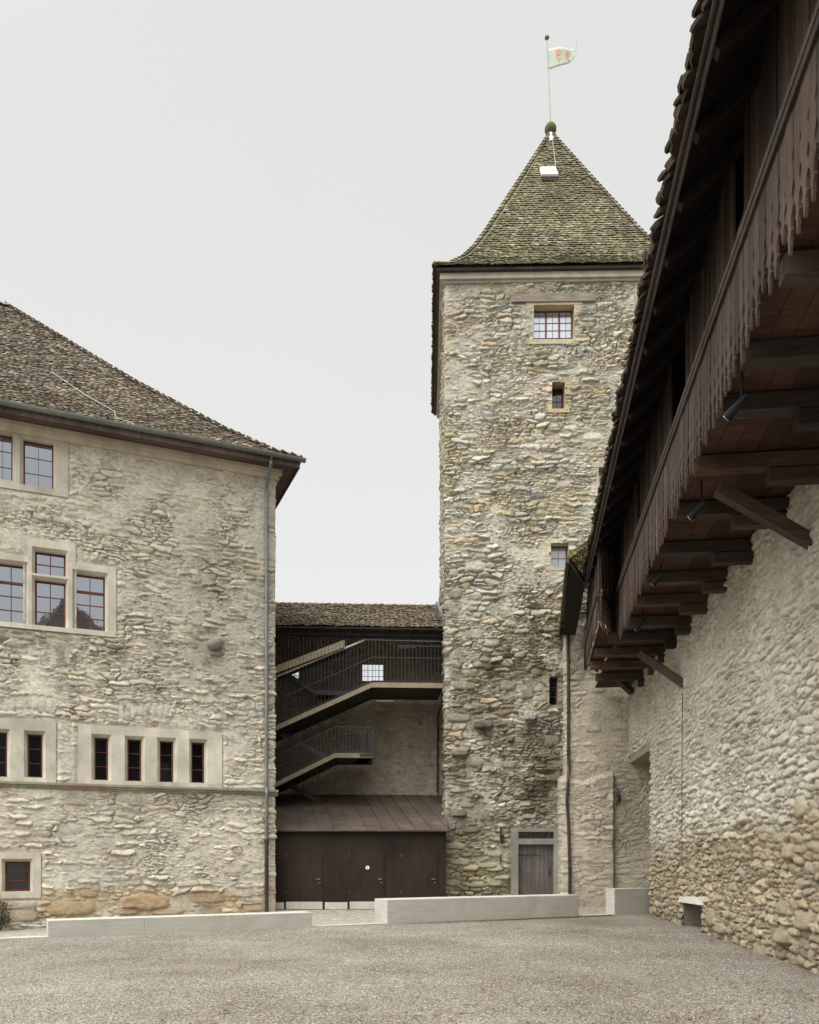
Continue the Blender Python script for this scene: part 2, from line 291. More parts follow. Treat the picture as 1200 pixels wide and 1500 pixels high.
def rubble(U, Z, P):
    """height (m) and colour of a rubble wall at wall coordinates U, Z"""
    sd_ = P.get('seed', 1)
    wu = U + P.get('warp', 0.12) * (fbm(U * 1.4, Z * 2.2, sd_ + 50, 3) - 0.5) * 2 + 0.03 * (vn(U * 9, Z * 11, sd_ + 51) - 0.5)
    wz = Z + P.get('warp', 0.12) * 0.8 * (fbm(U * 1.1 + 7, Z * 1.7, sd_ + 60, 3) - 0.5) * 2 + 0.022 * (vn(U * 9 + 9, Z * 10, sd_ + 61) - 0.5)
    eA, rA, qA, xA, yA = cells(wu, wz, P['cw'], P['ch'], sd_, P.get('p', 3.4))
    eB, rB, qB, xB, yB = cells(wu, wz, P['cw'] * 0.5, P['ch'] * 0.5, sd_ + 100, P.get('p', 3.4))
    mk = fbm(wu * 1.7, wz * 2.6, sd_ + 200, 3) > P.get('bigfrac', 0.5)
    e = np.where(mk, eB * 0.55, eA); r = np.where(mk, rB, rA); q = np.where(mk, qB, qA); lx = np.where(mk, xB, xA); ly = np.where(mk, yB, yA)
    body = np.clip(e / P.get('ew', 0.15), 0, 1); prof = 0.86 * (1 - (1 - body) ** 1.5) + 0.14 * np.clip(e / 0.5, 0, 1)
    amp = P['amp'] * np.where(mk, 0.6, 1.0)
    hs_ = prof * amp * (0.55 + 0.6 * q) + prof * amp * P.get('tilt', 1.0) * (np.clip(ly * (r - 0.62) * 2.6, -.5, .5) + lx * (q - 0.5) * 1.2 + np.minimum(0, 0.25 - np.abs(ly + (q - .5) * .5)) * 0.9)
    hs_ += amp * P.get('fine', 0.75) * prof * (fbm(U * 7, Z * 16, sd_ + 300, 4) - 0.5)
    mort = P['amp'] * ((P['mortz'](U, Z) if 'mortz' in P else P.get('mort', 0.4)) + P.get('mvar', 0.5) * (fbm(U * 0.9, Z * 0.9, sd_ + 400, 4) - 0.5) * 2) * (0.8 + 0.5 * fbm(U * 6, Z * 8, sd_ + 401, 2)) + 0.010 * (fbm(U * 14, Z * 14, sd_ + 402, 2) - 0.5)
    isst = sst(-0.003, 0.004, hs_ - mort)
    h = np.maximum(hs_, mort)
    gm = sst(P.get('gr0', 0.42), P.get('gr0', 0.42) + 0.15, fbm(U * 0.8 + 4, Z * 1.1, sd_ + 420, 4))
    h = h - P.get('groove', 0.05) * gm * sst(0.10, 0.0, e) * sst(0.55, 0.25, mort / P['amp'])
    c = pal(r, P['pal']); c = lerp(c, np.ones_like(c) * np.mean(np.array(P['pal']), axis=0), P.get('calm', 0.35)) * (0.86 + 0.28 * q)[..., None]
    c = c * (0.85 + 0.3 * fbm(U * 5, Z * 8, sd_ + 500, 3))[..., None]
    if 'stonetone' in P: c = P['stonetone'](U, Z, c, (r * 7.31 + q * 3.17) % 1.0)
    mc = np.array(P['mcol']) * (0.86 + 0.28 * fbm(U * 2.5, Z * 2.5, sd_ + 600, 3))[..., None]
    colr = lerp(mc, c, isst[..., None])
    so_ = sst(0.36, 0.6, fbm(U * 1.1 + 31, Z * 1.3, sd_ + 700, 4)) * sst(0.13, 0.02, e + 0.06 * (fbm(U * 9, Z * 9, sd_ + 710, 2) - 0.5)) * P.get('joint_dark', 0.6) * sst(0.8, 0.45, mort / P['amp'])  # patchy darker colour along the stone joints
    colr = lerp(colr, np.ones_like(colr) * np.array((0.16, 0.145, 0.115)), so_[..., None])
    colr = colr * (0.88 + 0.24 * vn(U * 21, Z * 26, sd_ + 720))[..., None]
    for (bu, bz, ru, rz, hh, bc) in P.get('boulders', []):        # single large stones
        ww = 0.12 * (fbm(U * 4 + bu, Z * 4, sd_ + 650, 2) - 0.5)
        dd = (np.abs((U - bu) / ru + ww + 0.25 * (Z - bz) / rz * (bu % 0.7 - 0.35)) ** 3.4 + np.abs((Z - bz) / rz + ww * 1.5 + 0.3 * (U - bu) / ru * (bz % 0.6 - 0.3)) ** 3.4) ** (1 / 3.4)
        f = sst(1.0, 0.9, dd); dome = np.sqrt(np.clip(1 - dd ** 4, 0, 1)) * (1 - 0.35 * (Z - bz) / rz)
        hh = hh * P.get('bh', 1.0); h = lerp(h, hh * dome + 0.3 * hh * (fbm(U * 6, Z * 8, sd_ + 660, 3) - 0.5), f)
        bb = (0.75 * np.array(bc) + 0.25 * np.mean(bc)) * (0.75 + 0.5 * fbm(U * 5, Z * 9, sd_ + 670, 3))[..., None]
        colr = lerp(colr, lerp(bb, c, P.get('bmix', 0.2)), f[..., None])
    if 'tone' in P: colr = P['tone'](U, Z, colr)
    if 'relief' in P: h = h + P['relief'](U, Z)
    return h, colr
def wall_mesh(name, parent, path, us, zs, P, holes=(), normals=None, flush=()):
    """path: plan polyline (x, y); us: distances along it; the wall bulges along the outward normals"""
    pts = [np.array(p, float) for p in path]; seg = [pts[i + 1] - pts[i] for i in range(len(pts) - 1)]
    ln = [np.linalg.norm(s) for s in seg]; cum = np.concatenate([[0], np.cumsum(ln)])
    us = np.unique(np.round(np.concatenate([us, [h[0] for h in holes], [h[1] for h in holes]]), 4)); us = us[(us >= 0) & (us <= cum[-1] + 1e-6)]
    zs = np.unique(np.round(np.concatenate([zs, [h[2] for h in holes], [h[3] for h in holes]]), 4)); zs = zs[(zs >= P.get('zmin', -9))]
    bx = np.zeros(len(us)); by = bx.copy(); nx = bx.copy(); ny = bx.copy()
    def nrm(k): s = seg[k] / ln[k]; return np.array((-s[1], s[0])) if P.get('left', True) else np.array((s[1], -s[0]))
    for a, u in enumerate(us):
        k = min(max(np.searchsorted(cum, u, side='right') - 1, 0), len(seg) - 1)
        b = pts[k] + seg[k] / ln[k] * (u - cum[k]); n = nrm(k)
        if k > 0 and u - cum[k] < 0.12: n = n + nrm(k - 1) * (1 - (u - cum[k]) / 0.12)
        if k < len(seg) - 1 and cum[k + 1] - u < 0.12: n = n + nrm(k + 1) * (1 - (cum[k + 1] - u) / 0.12)
        n = n / np.linalg.norm(n); bx[a], by[a] = b; nx[a], ny[a] = n
    U, Z = np.meshgrid(us, zs, indexing='ij'); h, c = rubble(U, Z, P)
    for (a, b, z0, z1) in flush:                                   # stones die away beside dressed frames
        du = np.maximum(np.maximum(a - U, U - b), 0); dz = np.maximum(np.maximum(z0 - Z, Z - z1), 0)
        w = sst(0.0, 0.14, np.hypot(du, dz)); h = h * (0.25 + 0.75 * w)
    X = np.stack([bx[:, None] + nx[:, None] * h, by[:, None] + ny[:, None] * h, Z], -1).reshape(-1, 3)
    nu, nz = len(us), len(zs); I = np.arange(nu * nz).reshape(nu, nz)
    f = np.stack([I[:-1, :-1], I[1:, :-1], I[1:, 1:], I[:-1, 1:]], -1)
    uc = (us[:-1] + us[1:])[:, None] / 2 + 0 * zs[None, :-1]; zc = (zs[:-1] + zs[1:])[None, :] / 2 + 0 * us[:-1, None]
    keep = np.ones(uc.shape, bool)
    for (a, b, z0, z1) in holes: keep &= ~((uc > a) & (uc < b) & (zc > z0) & (zc < z1))
    f = f[keep]
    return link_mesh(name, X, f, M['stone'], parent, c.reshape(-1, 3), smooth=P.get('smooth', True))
def arng(a, b, s): return np.linspace(a, b, max(2, int(round((b - a) / s)) + 1))

# ------------------------------------------------------------------ dressed stone surrounds and windows
def inside(u, z, rects): return any(a < u < b and c < z < d for (a, b, c, d) in rects)
def surround(name, F, outer, opens, parent, mat_, front=0.05, back=-0.36, chamf=0.07, cdepth=0.12, color=(1, 1, 1)):
    """flat stone plate over the union of outer rects, with splayed openings"""
    ex = [(a - chamf, b + chamf, c, d + chamf) for (a, b, c, d) in opens]
    us = sorted({round(x, 4) for r in list(outer) + ex for x in r[:2]}); zs = sorted({round(x, 4) for r in list(outer) + ex for x in r[2:]})
    mb = MB(); mb.cc = color
    def solid(i, j):
        if i < 0 or j < 0 or i >= len(us) - 1 or j >= len(zs) - 1: return False
        u = (us[i] + us[i + 1]) / 2; z = (zs[j] + zs[j + 1]) / 2
        return inside(u, z, outer) and not inside(u, z, ex)
    def ext(i, j):
        if i < 0 or j < 0 or i >= len(us) - 1 or j >= len(zs) - 1: return True
        return not inside((us[i] + us[i + 1]) / 2, (zs[j] + zs[j + 1]) / 2, outer)
    for i in range(len(us) - 1):
        for j in range(len(zs) - 1):
            if not solid(i, j): continue
            a, b, c, d = us[i], us[i + 1], zs[j], zs[j + 1]
            v = 0.87 + 0.22 * R.random(); mb.cc = (color[0] * v, color[1] * v, color[2] * v * (0.97 + 0.05 * R.random()))
            mb.quad(F.p(a, c, front), F.p(b, c, front), F.p(b, d, front), F.p(a, d, front))
            if ext(i - 1, j): mb.quad(F.p(a, c, front), F.p(a, d, front), F.p(a, d, -0.1), F.p(a, c, -0.1))
            if ext(i + 1, j): mb.quad(F.p(b, c, front), F.p(b, d, front), F.p(b, d, -0.1), F.p(b, c, -0.1))
            if ext(i, j - 1): mb.quad(F.p(a, c, front), F.p(b, c, front), F.p(b, c, -0.1), F.p(a, c, -0.1))
            if ext(i, j + 1): mb.quad(F.p(a, d, front), F.p(b, d, front), F.p(b, d, -0.1), F.p(a, d, -0.1))
    mb.cc = color
    for (a, b, c, d), (A, B, C_, D) in zip(opens, ex):
        m = front - cdepth
        mb.quad(F.p(A, C_, front), F.p(A, D, front), F.p(a, d, m), F.p(a, c, m))
        mb.quad(F.p(B, C_, front), F.p(B, D, front), F.p(b, d, m), F.p(b, c, m))
        mb.quad(F.p(A, D, front), F.p(B, D, front), F.p(b, d, m), F.p(a, d, m))
        mb.quad(F.p(A, C_, front), F.p(B, C_, front), F.p(b, c, m), F.p(a, c, m))
        mb.quad(F.p(a, c, m), F.p(a, d, m), F.p(a, d, back), F.p(a, c, back)); mb.quad(F.p(b, c, m), F.p(b, d, m), F.p(b, d, back), F.p(b, c, back))
        mb.quad(F.p(a, d, m), F.p(b, d, m), F.p(b, d, back), F.p(a, d, back)); mb.quad(F.p(a, c, m), F.p(b, c, m), F.p(b, c, back), F.p(a, c, back))
    return mb.build(name, mat_, parent)
def window(F, r, parent, cols=2, rows=(1, 1, 1), fr=0.05, mun=0.025, back=-0.2, m=None, g=None, transom=None, mm=None, pane_name='pane'):
    """casement: frame, muntins and one glass pane as its child; rows = relative heights from the bottom"""
    a, b, c, d = r; mb = MB(); m = m or M['redwood']; g = g or M['glass']
    for (u0, u1, z0, z1) in ((a, b, c, c + fr), (a, b, d - fr, d), (a, a + fr, c + fr, d - fr), (b - fr, b, c + fr, d - fr)): mb.box(F, u0, u1, z0, z1, back - 0.05, back)
    for k in range(1, cols):
        u = a + (b - a) * k / cols; mb.box(F, u - mun / 2, u + mun / 2, c + fr, d - fr, back - 0.035, back - 0.012)
    t = sum(rows); z = c
    for q in rows[:-1]:
        z += (d - c) * q / t; mb.box(F, a + fr, b - fr, z - mun / 2, z + mun / 2, back - 0.037, back - 0.010)
    if transom: z = c + (d - c) * transom; mb.box(F, a + fr, b - fr, z - fr * 0.7, z + fr * 0.7, back - 0.045, back + 0.01)
    w = mb.build('window', m, parent)
    p = MB(); t0, t1 = (R.random() - 0.5) * 0.006, (R.random() - 0.5) * 0.006
    p.quad(F.p(a + 0.01, c + 0.01, back - 0.03 + t0), F.p(b - 0.01, c + 0.01, back - 0.03 + t1), F.p(b - 0.01, d - 0.01, back - 0.03 - t0), F.p(a + 0.01, d - 0.01, back - 0.03 - t1))
    p.build(pane_name, g, w)
    return w
def shrink(r, e): return (r[0] + e, r[1] - e, r[2] + e, r[3] - e)

# ------------------------------------------------------------------ tiled roofs
def tile_face(mb, A, sdir, indir, L, prof, hipL, hipR, tw=0.18, ex=0.15, th=0.022, cols=((1, 1, 1),), rough=0.01, s0=0.0, lift=0.03, jag=0.0):
    """rows of plain tiles on a roof face; prof = [(run inward, rise)], hips cut each end at 45 degrees in plan"""
    A = Vector(A); sdir = Vector(sdir).normalized(); indir = Vector(indir).normalized()
    dist = [0.0]
    for (r0, z0), (r1, z1) in zip(prof[:-1], prof[1:]): dist.append(dist[-1] + math.hypot(r1 - r0, z1 - z0))
    def at(t):
        t = max(t, 0.0)
        for k in range(len(prof) - 1):
            if t <= dist[k + 1] or k == len(prof) - 2:
                f = (t - dist[k]) / (dist[k + 1] - dist[k]); r = prof[k][0] + (prof[k + 1][0] - prof[k][0]) * f; z = prof[k][1] + (prof[k + 1][1] - prof[k][1]) * f
                dr = (prof[k + 1][0] - prof[k][0]) / (dist[k + 1] - dist[k]); dz = (prof[k + 1][1] - prof[k][1]) / (dist[k + 1] - dist[k])
                return r, z, dr, dz
    nrow = int(dist[-1] / ex)
    for row in range(nrow + 1):
        t = row * ex; r, z, dr, dz = at(t)
        up = indir * dr + Vector((0, 0, dz)); nn = -indir * dz + Vector((0, 0, dr))
        a = (r if hipL else 0.0) - 0.02; b = L - (r if hipR else 0.0) + 0.02
        if b - a < tw * 0.4: break
        s = a - (tw / 2 if row % 2 else 0.0) * R.random()
        wv = 0.02 * math.sin(row * 0.7)
        while s < b:
            w = tw * (0.9 + 0.2 * R.random()); x0 = max(s, a); x1 = min(s + w - 0.006, b); s += w
            if x1 - x0 < 0.03: continue
            e1 = lift + R.random() * rough * 2 + (th if True else 0); sl_ = (R.random() - 0.5) * rough * 2; dn = -0.02 - R.random() * rough * 1.5 + wv * 0.3 - jag * R.random()
            base = A + indir * r + Vector((0, 0, z))
            def q(ss, tt, h): return base + sdir * ss + up * tt + nn * h
            mid = (x0 + x1) / 2; c0 = cols[int(R.random() * len(cols))]; v = 0.86 + 0.28 * R.random(); mb.cc = tuple(k * v for k in c0)
            vsx = [q(x0, ex * 1.25, 0.004), q(x1, ex * 1.25, 0.004), q(x1, dn + 0.02, e1 + sl_), q(mid, dn - 0.012, e1), q(x0, dn + 0.02, e1 - sl_),
                   q(x1, dn + 0.02, e1 + sl_ - th), q(mid, dn - 0.012, e1 - th), q(x0, dn + 0.02, e1 - sl_ - th)]
            mb.add(vsx, [(0, 4, 3, 2, 1), (2, 3, 6, 5), (3, 4, 7, 6), (0, 7, 4), (1, 2, 5)])
def hip_tiles(mb, pts, ex=0.28, w=0.12, cols=((1, 1, 1),)):
    """overlapping half-round tiles along a hip or ridge polyline"""
    for a, b in zip(pts[:-1], pts[1:]):
        a = Vector(a); b = Vector(b); n = max(1, int((b - a).length / ex)); d = (b - a) / n
        sx = d.cross(Vector((0, 0, 1))).normalized(); up = sx.cross(d).normalized()
        for k in range(n):
            p0 = a + d * k; p1 = a + d * (k + 1.12); v = 0.75 + 0.5 * R.random(); c0 = cols[int(R.random() * len(cols))]; mb.cc = tuple(x * v for x in c0)
            ring = []
            for (p, rr, o) in ((p0, w * 1.12, 0.045), (p1, w * 0.95, 0.01)):
                for q in range(5):
                    t = math.pi * q / 4; ring.append(p + sx * math.cos(t) * rr + up * (math.sin(t) * rr * 0.75 + o - 0.03))
            mb.add(ring, [(i, i + 1, i + 6, i + 5) for i in range(4)] + [(0, 1, 2, 3, 4)])

# ================================================================== GROUND
def lineP(px, py, z=0.0):
    d = (EYE - z) * FPX / (py - HOR); return Vector(((px - CXP) / FPX * d, d, z))
K0 = lineP(70, 1374.6); K1 = lineP(848, 1343.2)          # the line of the kerb and the stone blocks
kd = (K1 - K0).normalized(); kn = Vector((kd.y, -kd.x, 0))    # kn points to the gravel (towards the camera)
FK = Frame(K0, kd, kn)
def paving_z(x, y):
    d = -(Vector((x, y, 0)) - K0).dot(kn)
    return -0.37 * min(max((-4.6 - x) / 7.0, 0), 1) * min(max(d / 6.0, 0), 1)
g = MB(); g.cc = (1, 1, 1)
g.quad((-400, -400, -0.46), (400, -400, -0.46), (400, 700, -0.46), (-400, 700, -0.46))
tag(g.build('ground', M['gravel']), kind='structure')
# gravel court: fine grid, gently uneven
nx_, ny_ = 260, 260
X, Y = np.meshgrid(np.linspace(-30, 16, nx_), np.linspace(-12, 34, ny_), indexing='ij')
dk = (X - K0.x) * kn.x + (Y - K0.y) * kn.y
Zg = 0.03 * (fbm(X * 0.5, Y * 0.5, 5, 4) - 0.5) * np.clip(dk / 1.5, 0, 1)
I = np.arange(nx_ * ny_).reshape(nx_, ny_); f = np.stack([I[:-1, :-1], I[1:, :-1], I[1:, 1:], I[:-1, 1:]], -1)
f = f[dk[:-1, :-1] > -0.15]
tag(link_mesh('gravel_court', np.stack([X, Y, Zg], -1).reshape(-1, 3), f.reshape(-1, 4), M['gravel'], smooth=True), kind='structure')
# cobbled strip behind the kerb
mb = MB()
for i in range(-10, 20):
    for j in range(0, 16):
        q = []
        for (a, b) in ((i, j), (i + 1, j), (i + 1, j + 1), (i, j + 1)):
            p = FK.p(a * 1.2 - 4, 0, -b * 0.9 - 0.1); q.append((p.x, p.y, paving_z(p.x, p.y) + 0.006))
        mb.quad(*q)
tag(mb.build('paving', M['cobble']), kind='structure')
mb = MB(); mb.box(FK, -9, 24, -0.3, 0.035, -0.28, 0.0)
tag(mb.build('kerb', M['concrete']), kind='structure')

# ================================================================== LEFT BUILDING
dL = 27.3; CL = Vector(((402 - 600) / 1200 * dL, dL, 0))
uL = Vector((-2900, -1200, 0)).normalized(); nL = Vector((-uL.y, uL.x, 0)) * 1.0
if nL.y > 0: nL = -nL
FL = Frame(CL, uL, nL); sL = -uL
bL = empty('residential_wing', CL, 'pale rubble stone castle wing with red framed windows and a tiled hip roof', 'building')
sandc = (1, 1, 1)
topA = FL.rect(34, 78, 645, 714); topB = FL.rect(-12, 18, 633, 703); topC = FL.rect(-62, -32, 622, 694)
topO = [(topA[0] - 0.42, topC[1] + 0.5, FL.hit(50, 722)[1], FL.hit(50, 629)[1])]
M1 = FL.rect(51, 96, 808, 843); M1b = FL.rect(51, 96, 850, 918); M2 = FL.rect(110, 154, 841, 923); M0 = FL.rect(-6, 37, 825, 912); MX = FL.rect(-52, -10, 812, 905)
def orect(xa, xb, yt, yb): return FL.rect(xa, xb, yt, yb)
midz = FL.hit(75, 925)[1]
o1 = orect(35, 111, 793, 925); o2 = orect(100, 170, 828, 931); o0 = orect(-90, 42, 803, 918)
midO = [(o1[0], o1[1], midz, o1[3]), (o2[0], o1[0] + 0.01, midz, o2[3]), (o1[1] - 0.01, o0[1], midz, o2[3])]
def strip(xa, xb, yt, yb): return FL.rect(xa, xb, yt, yb)
stripA = [strip(138.5, 158.5, 1080, 1143), strip(187, 207.5, 1082.5, 1144.5), strip(234.5, 254.5, 1085, 1146), strip(281, 300, 1087, 1147)]
stripB = [strip(40, 62, 1075, 1139), strip(-10, 10, 1072, 1138)]
zst = FL.hit(200, 1151)[1]
stA0 = strip(115, 325, 1065, 1150); stripOA = [(stA0[0], stA0[1], zst, FL.hit(220, 1067)[1])]
stB0 = strip(-30, 82, 1053, 1146); stripOB = [(stB0[0], stB0[1], zst, FL.hit(26, 1053)[1])]
cel = FL.rect(7, 44, 1262, 1306); celO = [(FL.hit(60, 1280)[0], FL.hit(-6, 1280)[0], FL.hit(27, 1316)[1], FL.hit(27, 1249)[1])]
z_eL = 14.78
holes = [shrink(r, 0.03) for r in topO + midO + stripOA + stripOB + celO]
WARM = [tuple(1.07 * x for x in c_) for c_ in [(0.46, 0.42, 0.33), (0.50, 0.46, 0.37), (0.42, 0.39, 0.32), (0.53, 0.49, 0.40), (0.44, 0.37, 0.27), (0.47, 0.45, 0.39), (0.39, 0.365, 0.31), (0.50, 0.44, 0.33), (0.40, 0.39, 0.35)]]
def toneL(U, Z, c):
    w = sst(0.42, 0.72, fbm(U * 0.35 + 3, Z * 0.28, 71, 4))                      # large weather-grey patch, upper right
    g_ = np.exp(-(((U - 1.6) / 2.6) ** 2 + ((Z - 9.8) / 3.6) ** 2)) * 0.75 + 0.25 * w
    g_ = np.clip(g_, 0, 1) * (0.5 + 0.9 * fbm(U * 1.6, Z * 2.2, 72, 4))
    c = lerp(c, c * np.array((0.54, 0.54, 0.52)), g_[..., None])
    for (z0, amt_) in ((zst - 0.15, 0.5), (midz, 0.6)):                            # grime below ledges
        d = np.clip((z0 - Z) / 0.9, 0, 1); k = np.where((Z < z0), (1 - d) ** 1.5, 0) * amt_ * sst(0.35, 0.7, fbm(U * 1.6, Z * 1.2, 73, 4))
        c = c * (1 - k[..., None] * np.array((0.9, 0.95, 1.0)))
    sp = sst(0.66, 0.72, fbm(U * 3.2, Z * 5, 74, 3)) * sst(4.0, 2.5, np.abs(Z - 8)) * 0.35   # dark lichen speckle
    c = c * (1 - sp[..., None])
    b_ = sst(1.15, 0.5, Z) * 0.8
    c = lerp(c, c * np.array((0.86, 0.72, 0.53)), (b_ * sst(0.3, 0.6, fbm(U * 1.2, Z * 2, 75, 3)))[..., None])
    return c
bo = []
VO = [(178 + 9.5 * k, 1043 - 4 * math.sin(k * .45), .13, .24, .07, ((.47, .46, .39), (.44, .41, .33), (.49, .47, .41))[k % 3]) for k in range(8)] + [(8 + 11 * k, 1032 - 3 * math.sin(k * .5), .15, .24, .07, ((.47, .45, .37), (.43, .42, .36))[k % 2]) for k in range(7)]
for (px, py, ru, rz, hh, c) in VO + list(((212, 1322, .95, .28, .16, (.36, .24, .13)), (105, 1330, .9, .25, .14, (.36, .29, .19)), (305, 1315, .7, .2, .12, (.36, .29, .2)), (350, 1308, .7, .17, .12, (.42, .37, .29)),
                                 (130, 1308, .35, .16, .1, (.33, .22, .14)), (140, 1300, .2, .15, .08, (.36, .3, .2)), (100, 1272, .55, .12, .07, (.46, .45, .38)), (104, 1215, .5, .2, .06, (.46, .43, .35)),
                                 (348, 1246, .25, .14, .08, (.3, .2, .13)), (22, 1340, .8, .22, .12, (.34, .26, .16)), (28, 1325, .7, .15, .1, (.4, .32, .22)), (185, 1335, .5, .12, .1, (.36, .27, .17)), (245, 1335, .7, .12, .12, (.4, .3, .19)),
                                 (370, 1330, .5, .14, .1, (.42, .36, .27)), (310, 1335, .45, .13, .1, (.38, .32, .22)), (340, 1275, .45, .13, .08, (.42, .34, .24)), (203, 885, .12, .07, .05, (.42, .2, .12)),
                                 (293, 699, .16, .1, .05, (.47, .33, .2)), (227, 1061, .16, .09, .05, (.42, .24, .15)))):
    u, z = FL.hit(px, py); bo.append((u, z, ru * 0.8, rz, hh, c))
PL = dict(cw=0.58, ch=0.17, seed=11, amp=0.070, mort=0.40, mvar=0.5, gr0=0.36, calm=0.4, joint_dark=0.42, warp=0.16, bigfrac=0.52, pal=WARM, mcol=(0.54, 0.505, 0.42), tone=toneL, bmix=0.4, bh=0.65, boulders=bo, left=False)
us = np.concatenate([arng(0, 8.9, 0.025), arng(9, 16, 0.12)])
# path runs from the far end of the side wall round the corner and along the front
side_len = 14.0
pL = [CL - nL * side_len, CL, CL + uL * 16]
PLw = dict(PL); off_ = side_len
PLw['boulders'] = [(b[0] + off_,) + b[1:] for b in bo]
PLw['tone'] = lambda U, Z, c: toneL(np.abs(U - off_), Z, c)
shift = lambda r: (r[0] + off_, r[1] + off_, r[2], r[3])
PLw['left'] = True
def orient(path, n_at_last):
    a = np.array(path[-2][:2]); b = np.array(path[-1][:2]); s = b - a; s = s / np.linalg.norm(s); ln = np.array((-s[1], s[0])); return float(ln[0] * n_at_last[0] + ln[1] * n_at_last[1]) > 0
PLw['left'] = orient(pL, nL)
wall_mesh('wall', bL, [p[:2] for p in pL], np.concatenate([arng(0, off_ - 1.5, 0.12), off_ - 1.5 + arng(0, 1.47, 0.03), off_ + us]), arng(-0.5, 14.9, 0.024), PLw, holes=[shift(r) for r in holes], flush=[shift(r) for r in topO + midO + stripOA + stripOB + celO])
surround('window_surround', FL, topO, [topA, topB, topC], bL, M['sand'], chamf=0.09)
surround('window_surround', FL, midO, [M1, M1b, M2, M0, MX], bL, M['sand'], chamf=0.0 + 0.075 if False else 0.08)
surround('window_surround', FL, stripOA, stripA, bL, M['sand'], chamf=0.09, cdepth=0.14)
surround('window_surround', FL, stripOB, stripB, bL, M['sand'], chamf=0.09, cdepth=0.14)
surround('window_surround', FL, celO, [cel], bL, M['sand'], chamf=0.08, color=(0.95, 0.95, 0.93))
M['greyframe'] = mat('grey_window_lead', (0.33, 0.34, 0.36), rough=0.5, amt=0.1, bump=0)
for r in (topA, topB, topC): window(FL, r, bL, cols=2, rows=(1, 1, 1), mun=0.011, fr=0.04, m=M['redwood'])
window(FL, M1, bL, cols=2, rows=(1, 1)); window(FL, M1b, bL, cols=2, rows=(1, 1, 1))
for r in (M2, M0, MX): window(FL, r, bL, cols=2, rows=(1, 1, 1, 1.25), transom=0.70)
for r in stripA + stripB: window(FL, r, bL, cols=1, rows=(1, 1, 1), g=M['darkglass'], mun=0.02, fr=0.045)
window(FL, cel, bL, cols=1, rows=(1.1, 1, 1), g=M['midglass'], fr=0.06)
# string course
mb = MB(); mb.cc = (0.62, 0.60, 0.55)
za, zb = FL.hit(200, 1151)[1], FL.hit(200, 1158.5)[1]
for k in range(12):
    u0 = -0.1 + k * 1.35; mb.cc = tuple(x * (0.9 + 0.2 * R.random()) for x in (0.52, 0.50, 0.44))
    mb.box(FL, u0, u0 + 1.345, za - 0.07, za, -0.05, 0.16); mb.box(FL, u0, u0 + 1.345, zb + 0.02, za - 0.072, -0.05, 0.11); mb.box(FL, u0, u0 + 1.345, zb - 0.04, zb + 0.018, -0.05, 0.07)
mb.build('string_course', M['sand'], bL)
# cornice under the eaves, soffit, gutter
Fs = Frame(CL, -nL, -uL)                                       # side face frame: u runs to the back
mb = MB(); mb.cc = (1, 1, 1)
for FF, s in ((FL, 16), (Fs, 14)):
    a0 = -0.22 if FF is FL else 0.0
    mb.box(FF, a0, s, 14.50, 14.66, -0.1, 0.22); mb.box(FF, -0.12 if FF is FL else 0, s, 14.36, 14.498, -0.1, 0.12)
mb.build('cornice', M['sandy'], bL)
mb = MB(); mb.cc = (0.10, 0.075, 0.065)
mb.box(FL, -0.66, 16, 14.68, 14.75, 0.0, 0.66); mb.box(Fs, 0.005, 14, 14.683, 14.753, 0.0, 0.66)
mb.box(FL, -0.68, 16, 14.60, 14.80, 0.66, 0.70); mb.box(Fs, -0.655, 14, 14.603, 14.803, 0.66, 0.70)
mb.build('soffit', M['wood'], bL)
def gutter(pa, pb, r, name, parent, m, seg=8):
    pa = Vector(pa); pb = Vector(pb); d = (pb - pa).normalized(); sx = d.cross(Vector((0, 0, 1))).normalized(); mb = MB(); ring = []
    for p in (pa, pb):
        for rr in (r, r * 0.9):
            for k in range(seg + 1):
                t = math.pi * k / seg; ring.append(p + sx * math.cos(t) * rr + Vector((0, 0, -math.sin(t) * rr)))
    n = seg + 1; fs = []
    for k in range(seg): fs += [(k, k + 1, 2 * n + k + 1, 2 * n + k), (n + k, n + k + 1, 3 * n + k + 1, 3 * n + k), (k, k + 1, n + k + 1, n + k), (2 * n + k, 2 * n + k + 1, 3 * n + k + 1, 3 * n + k)]
    fs += [(0, n, 3 * n, 2 * n), (n - 1, 2 * n - 1, 4 * n - 1, 3 * n - 1)]
    mb.add(ring, fs)
    dd = (pb - pa).length; k = 0.6
    while k < dd: mb.beam(pa + d * k + sx * r - Vector((0, 0, 0)), pa + d * k - sx * r, 0.03, 0.012); k += 0.9
    return mb.build(name, m, parent, smooth=False)
gutter(FL.p(-0.85, 14.86, 0.78), FL.p(16, 14.86, 0.78), 0.11, 'gutter', bL, M['zinc'])
# roof
profL = [(0, 0), (0.7, 0.42), (2.1, 1.55), (4.8, 4.0), (9.15, 8.3)]
TL = [tuple(1.05 * x for x in c_) for c_ in [(0.16, 0.125, 0.095), (0.20, 0.165, 0.125), (0.12, 0.095, 0.08), (0.25, 0.21, 0.155), (0.15, 0.135, 0.11), (0.30, 0.26, 0.20)]]
GR = FL.p(-0.72, 14.86, 0.72)                                 # eaves corner
mb = MB()
tile_face(mb, GR, uL, -nL, 20, profL, True, False, tw=0.18, ex=0.145, cols=TL, rough=0.011, th=0.018, lift=0.016)
def hipline(base, d1, d2, prof): return [Vector(base) + Vector(d1) * r + Vector(d2) * r + Vector((0, 0, z + 0.05)) for r, z in prof]
tile_face(mb, GR, -nL, uL, 18.3, profL, True, True, tw=0.26, ex=0.3, cols=TL, rough=0.018)
hip_tiles(mb, hipline(GR, uL, -nL, profL), cols=TL, w=0.10)
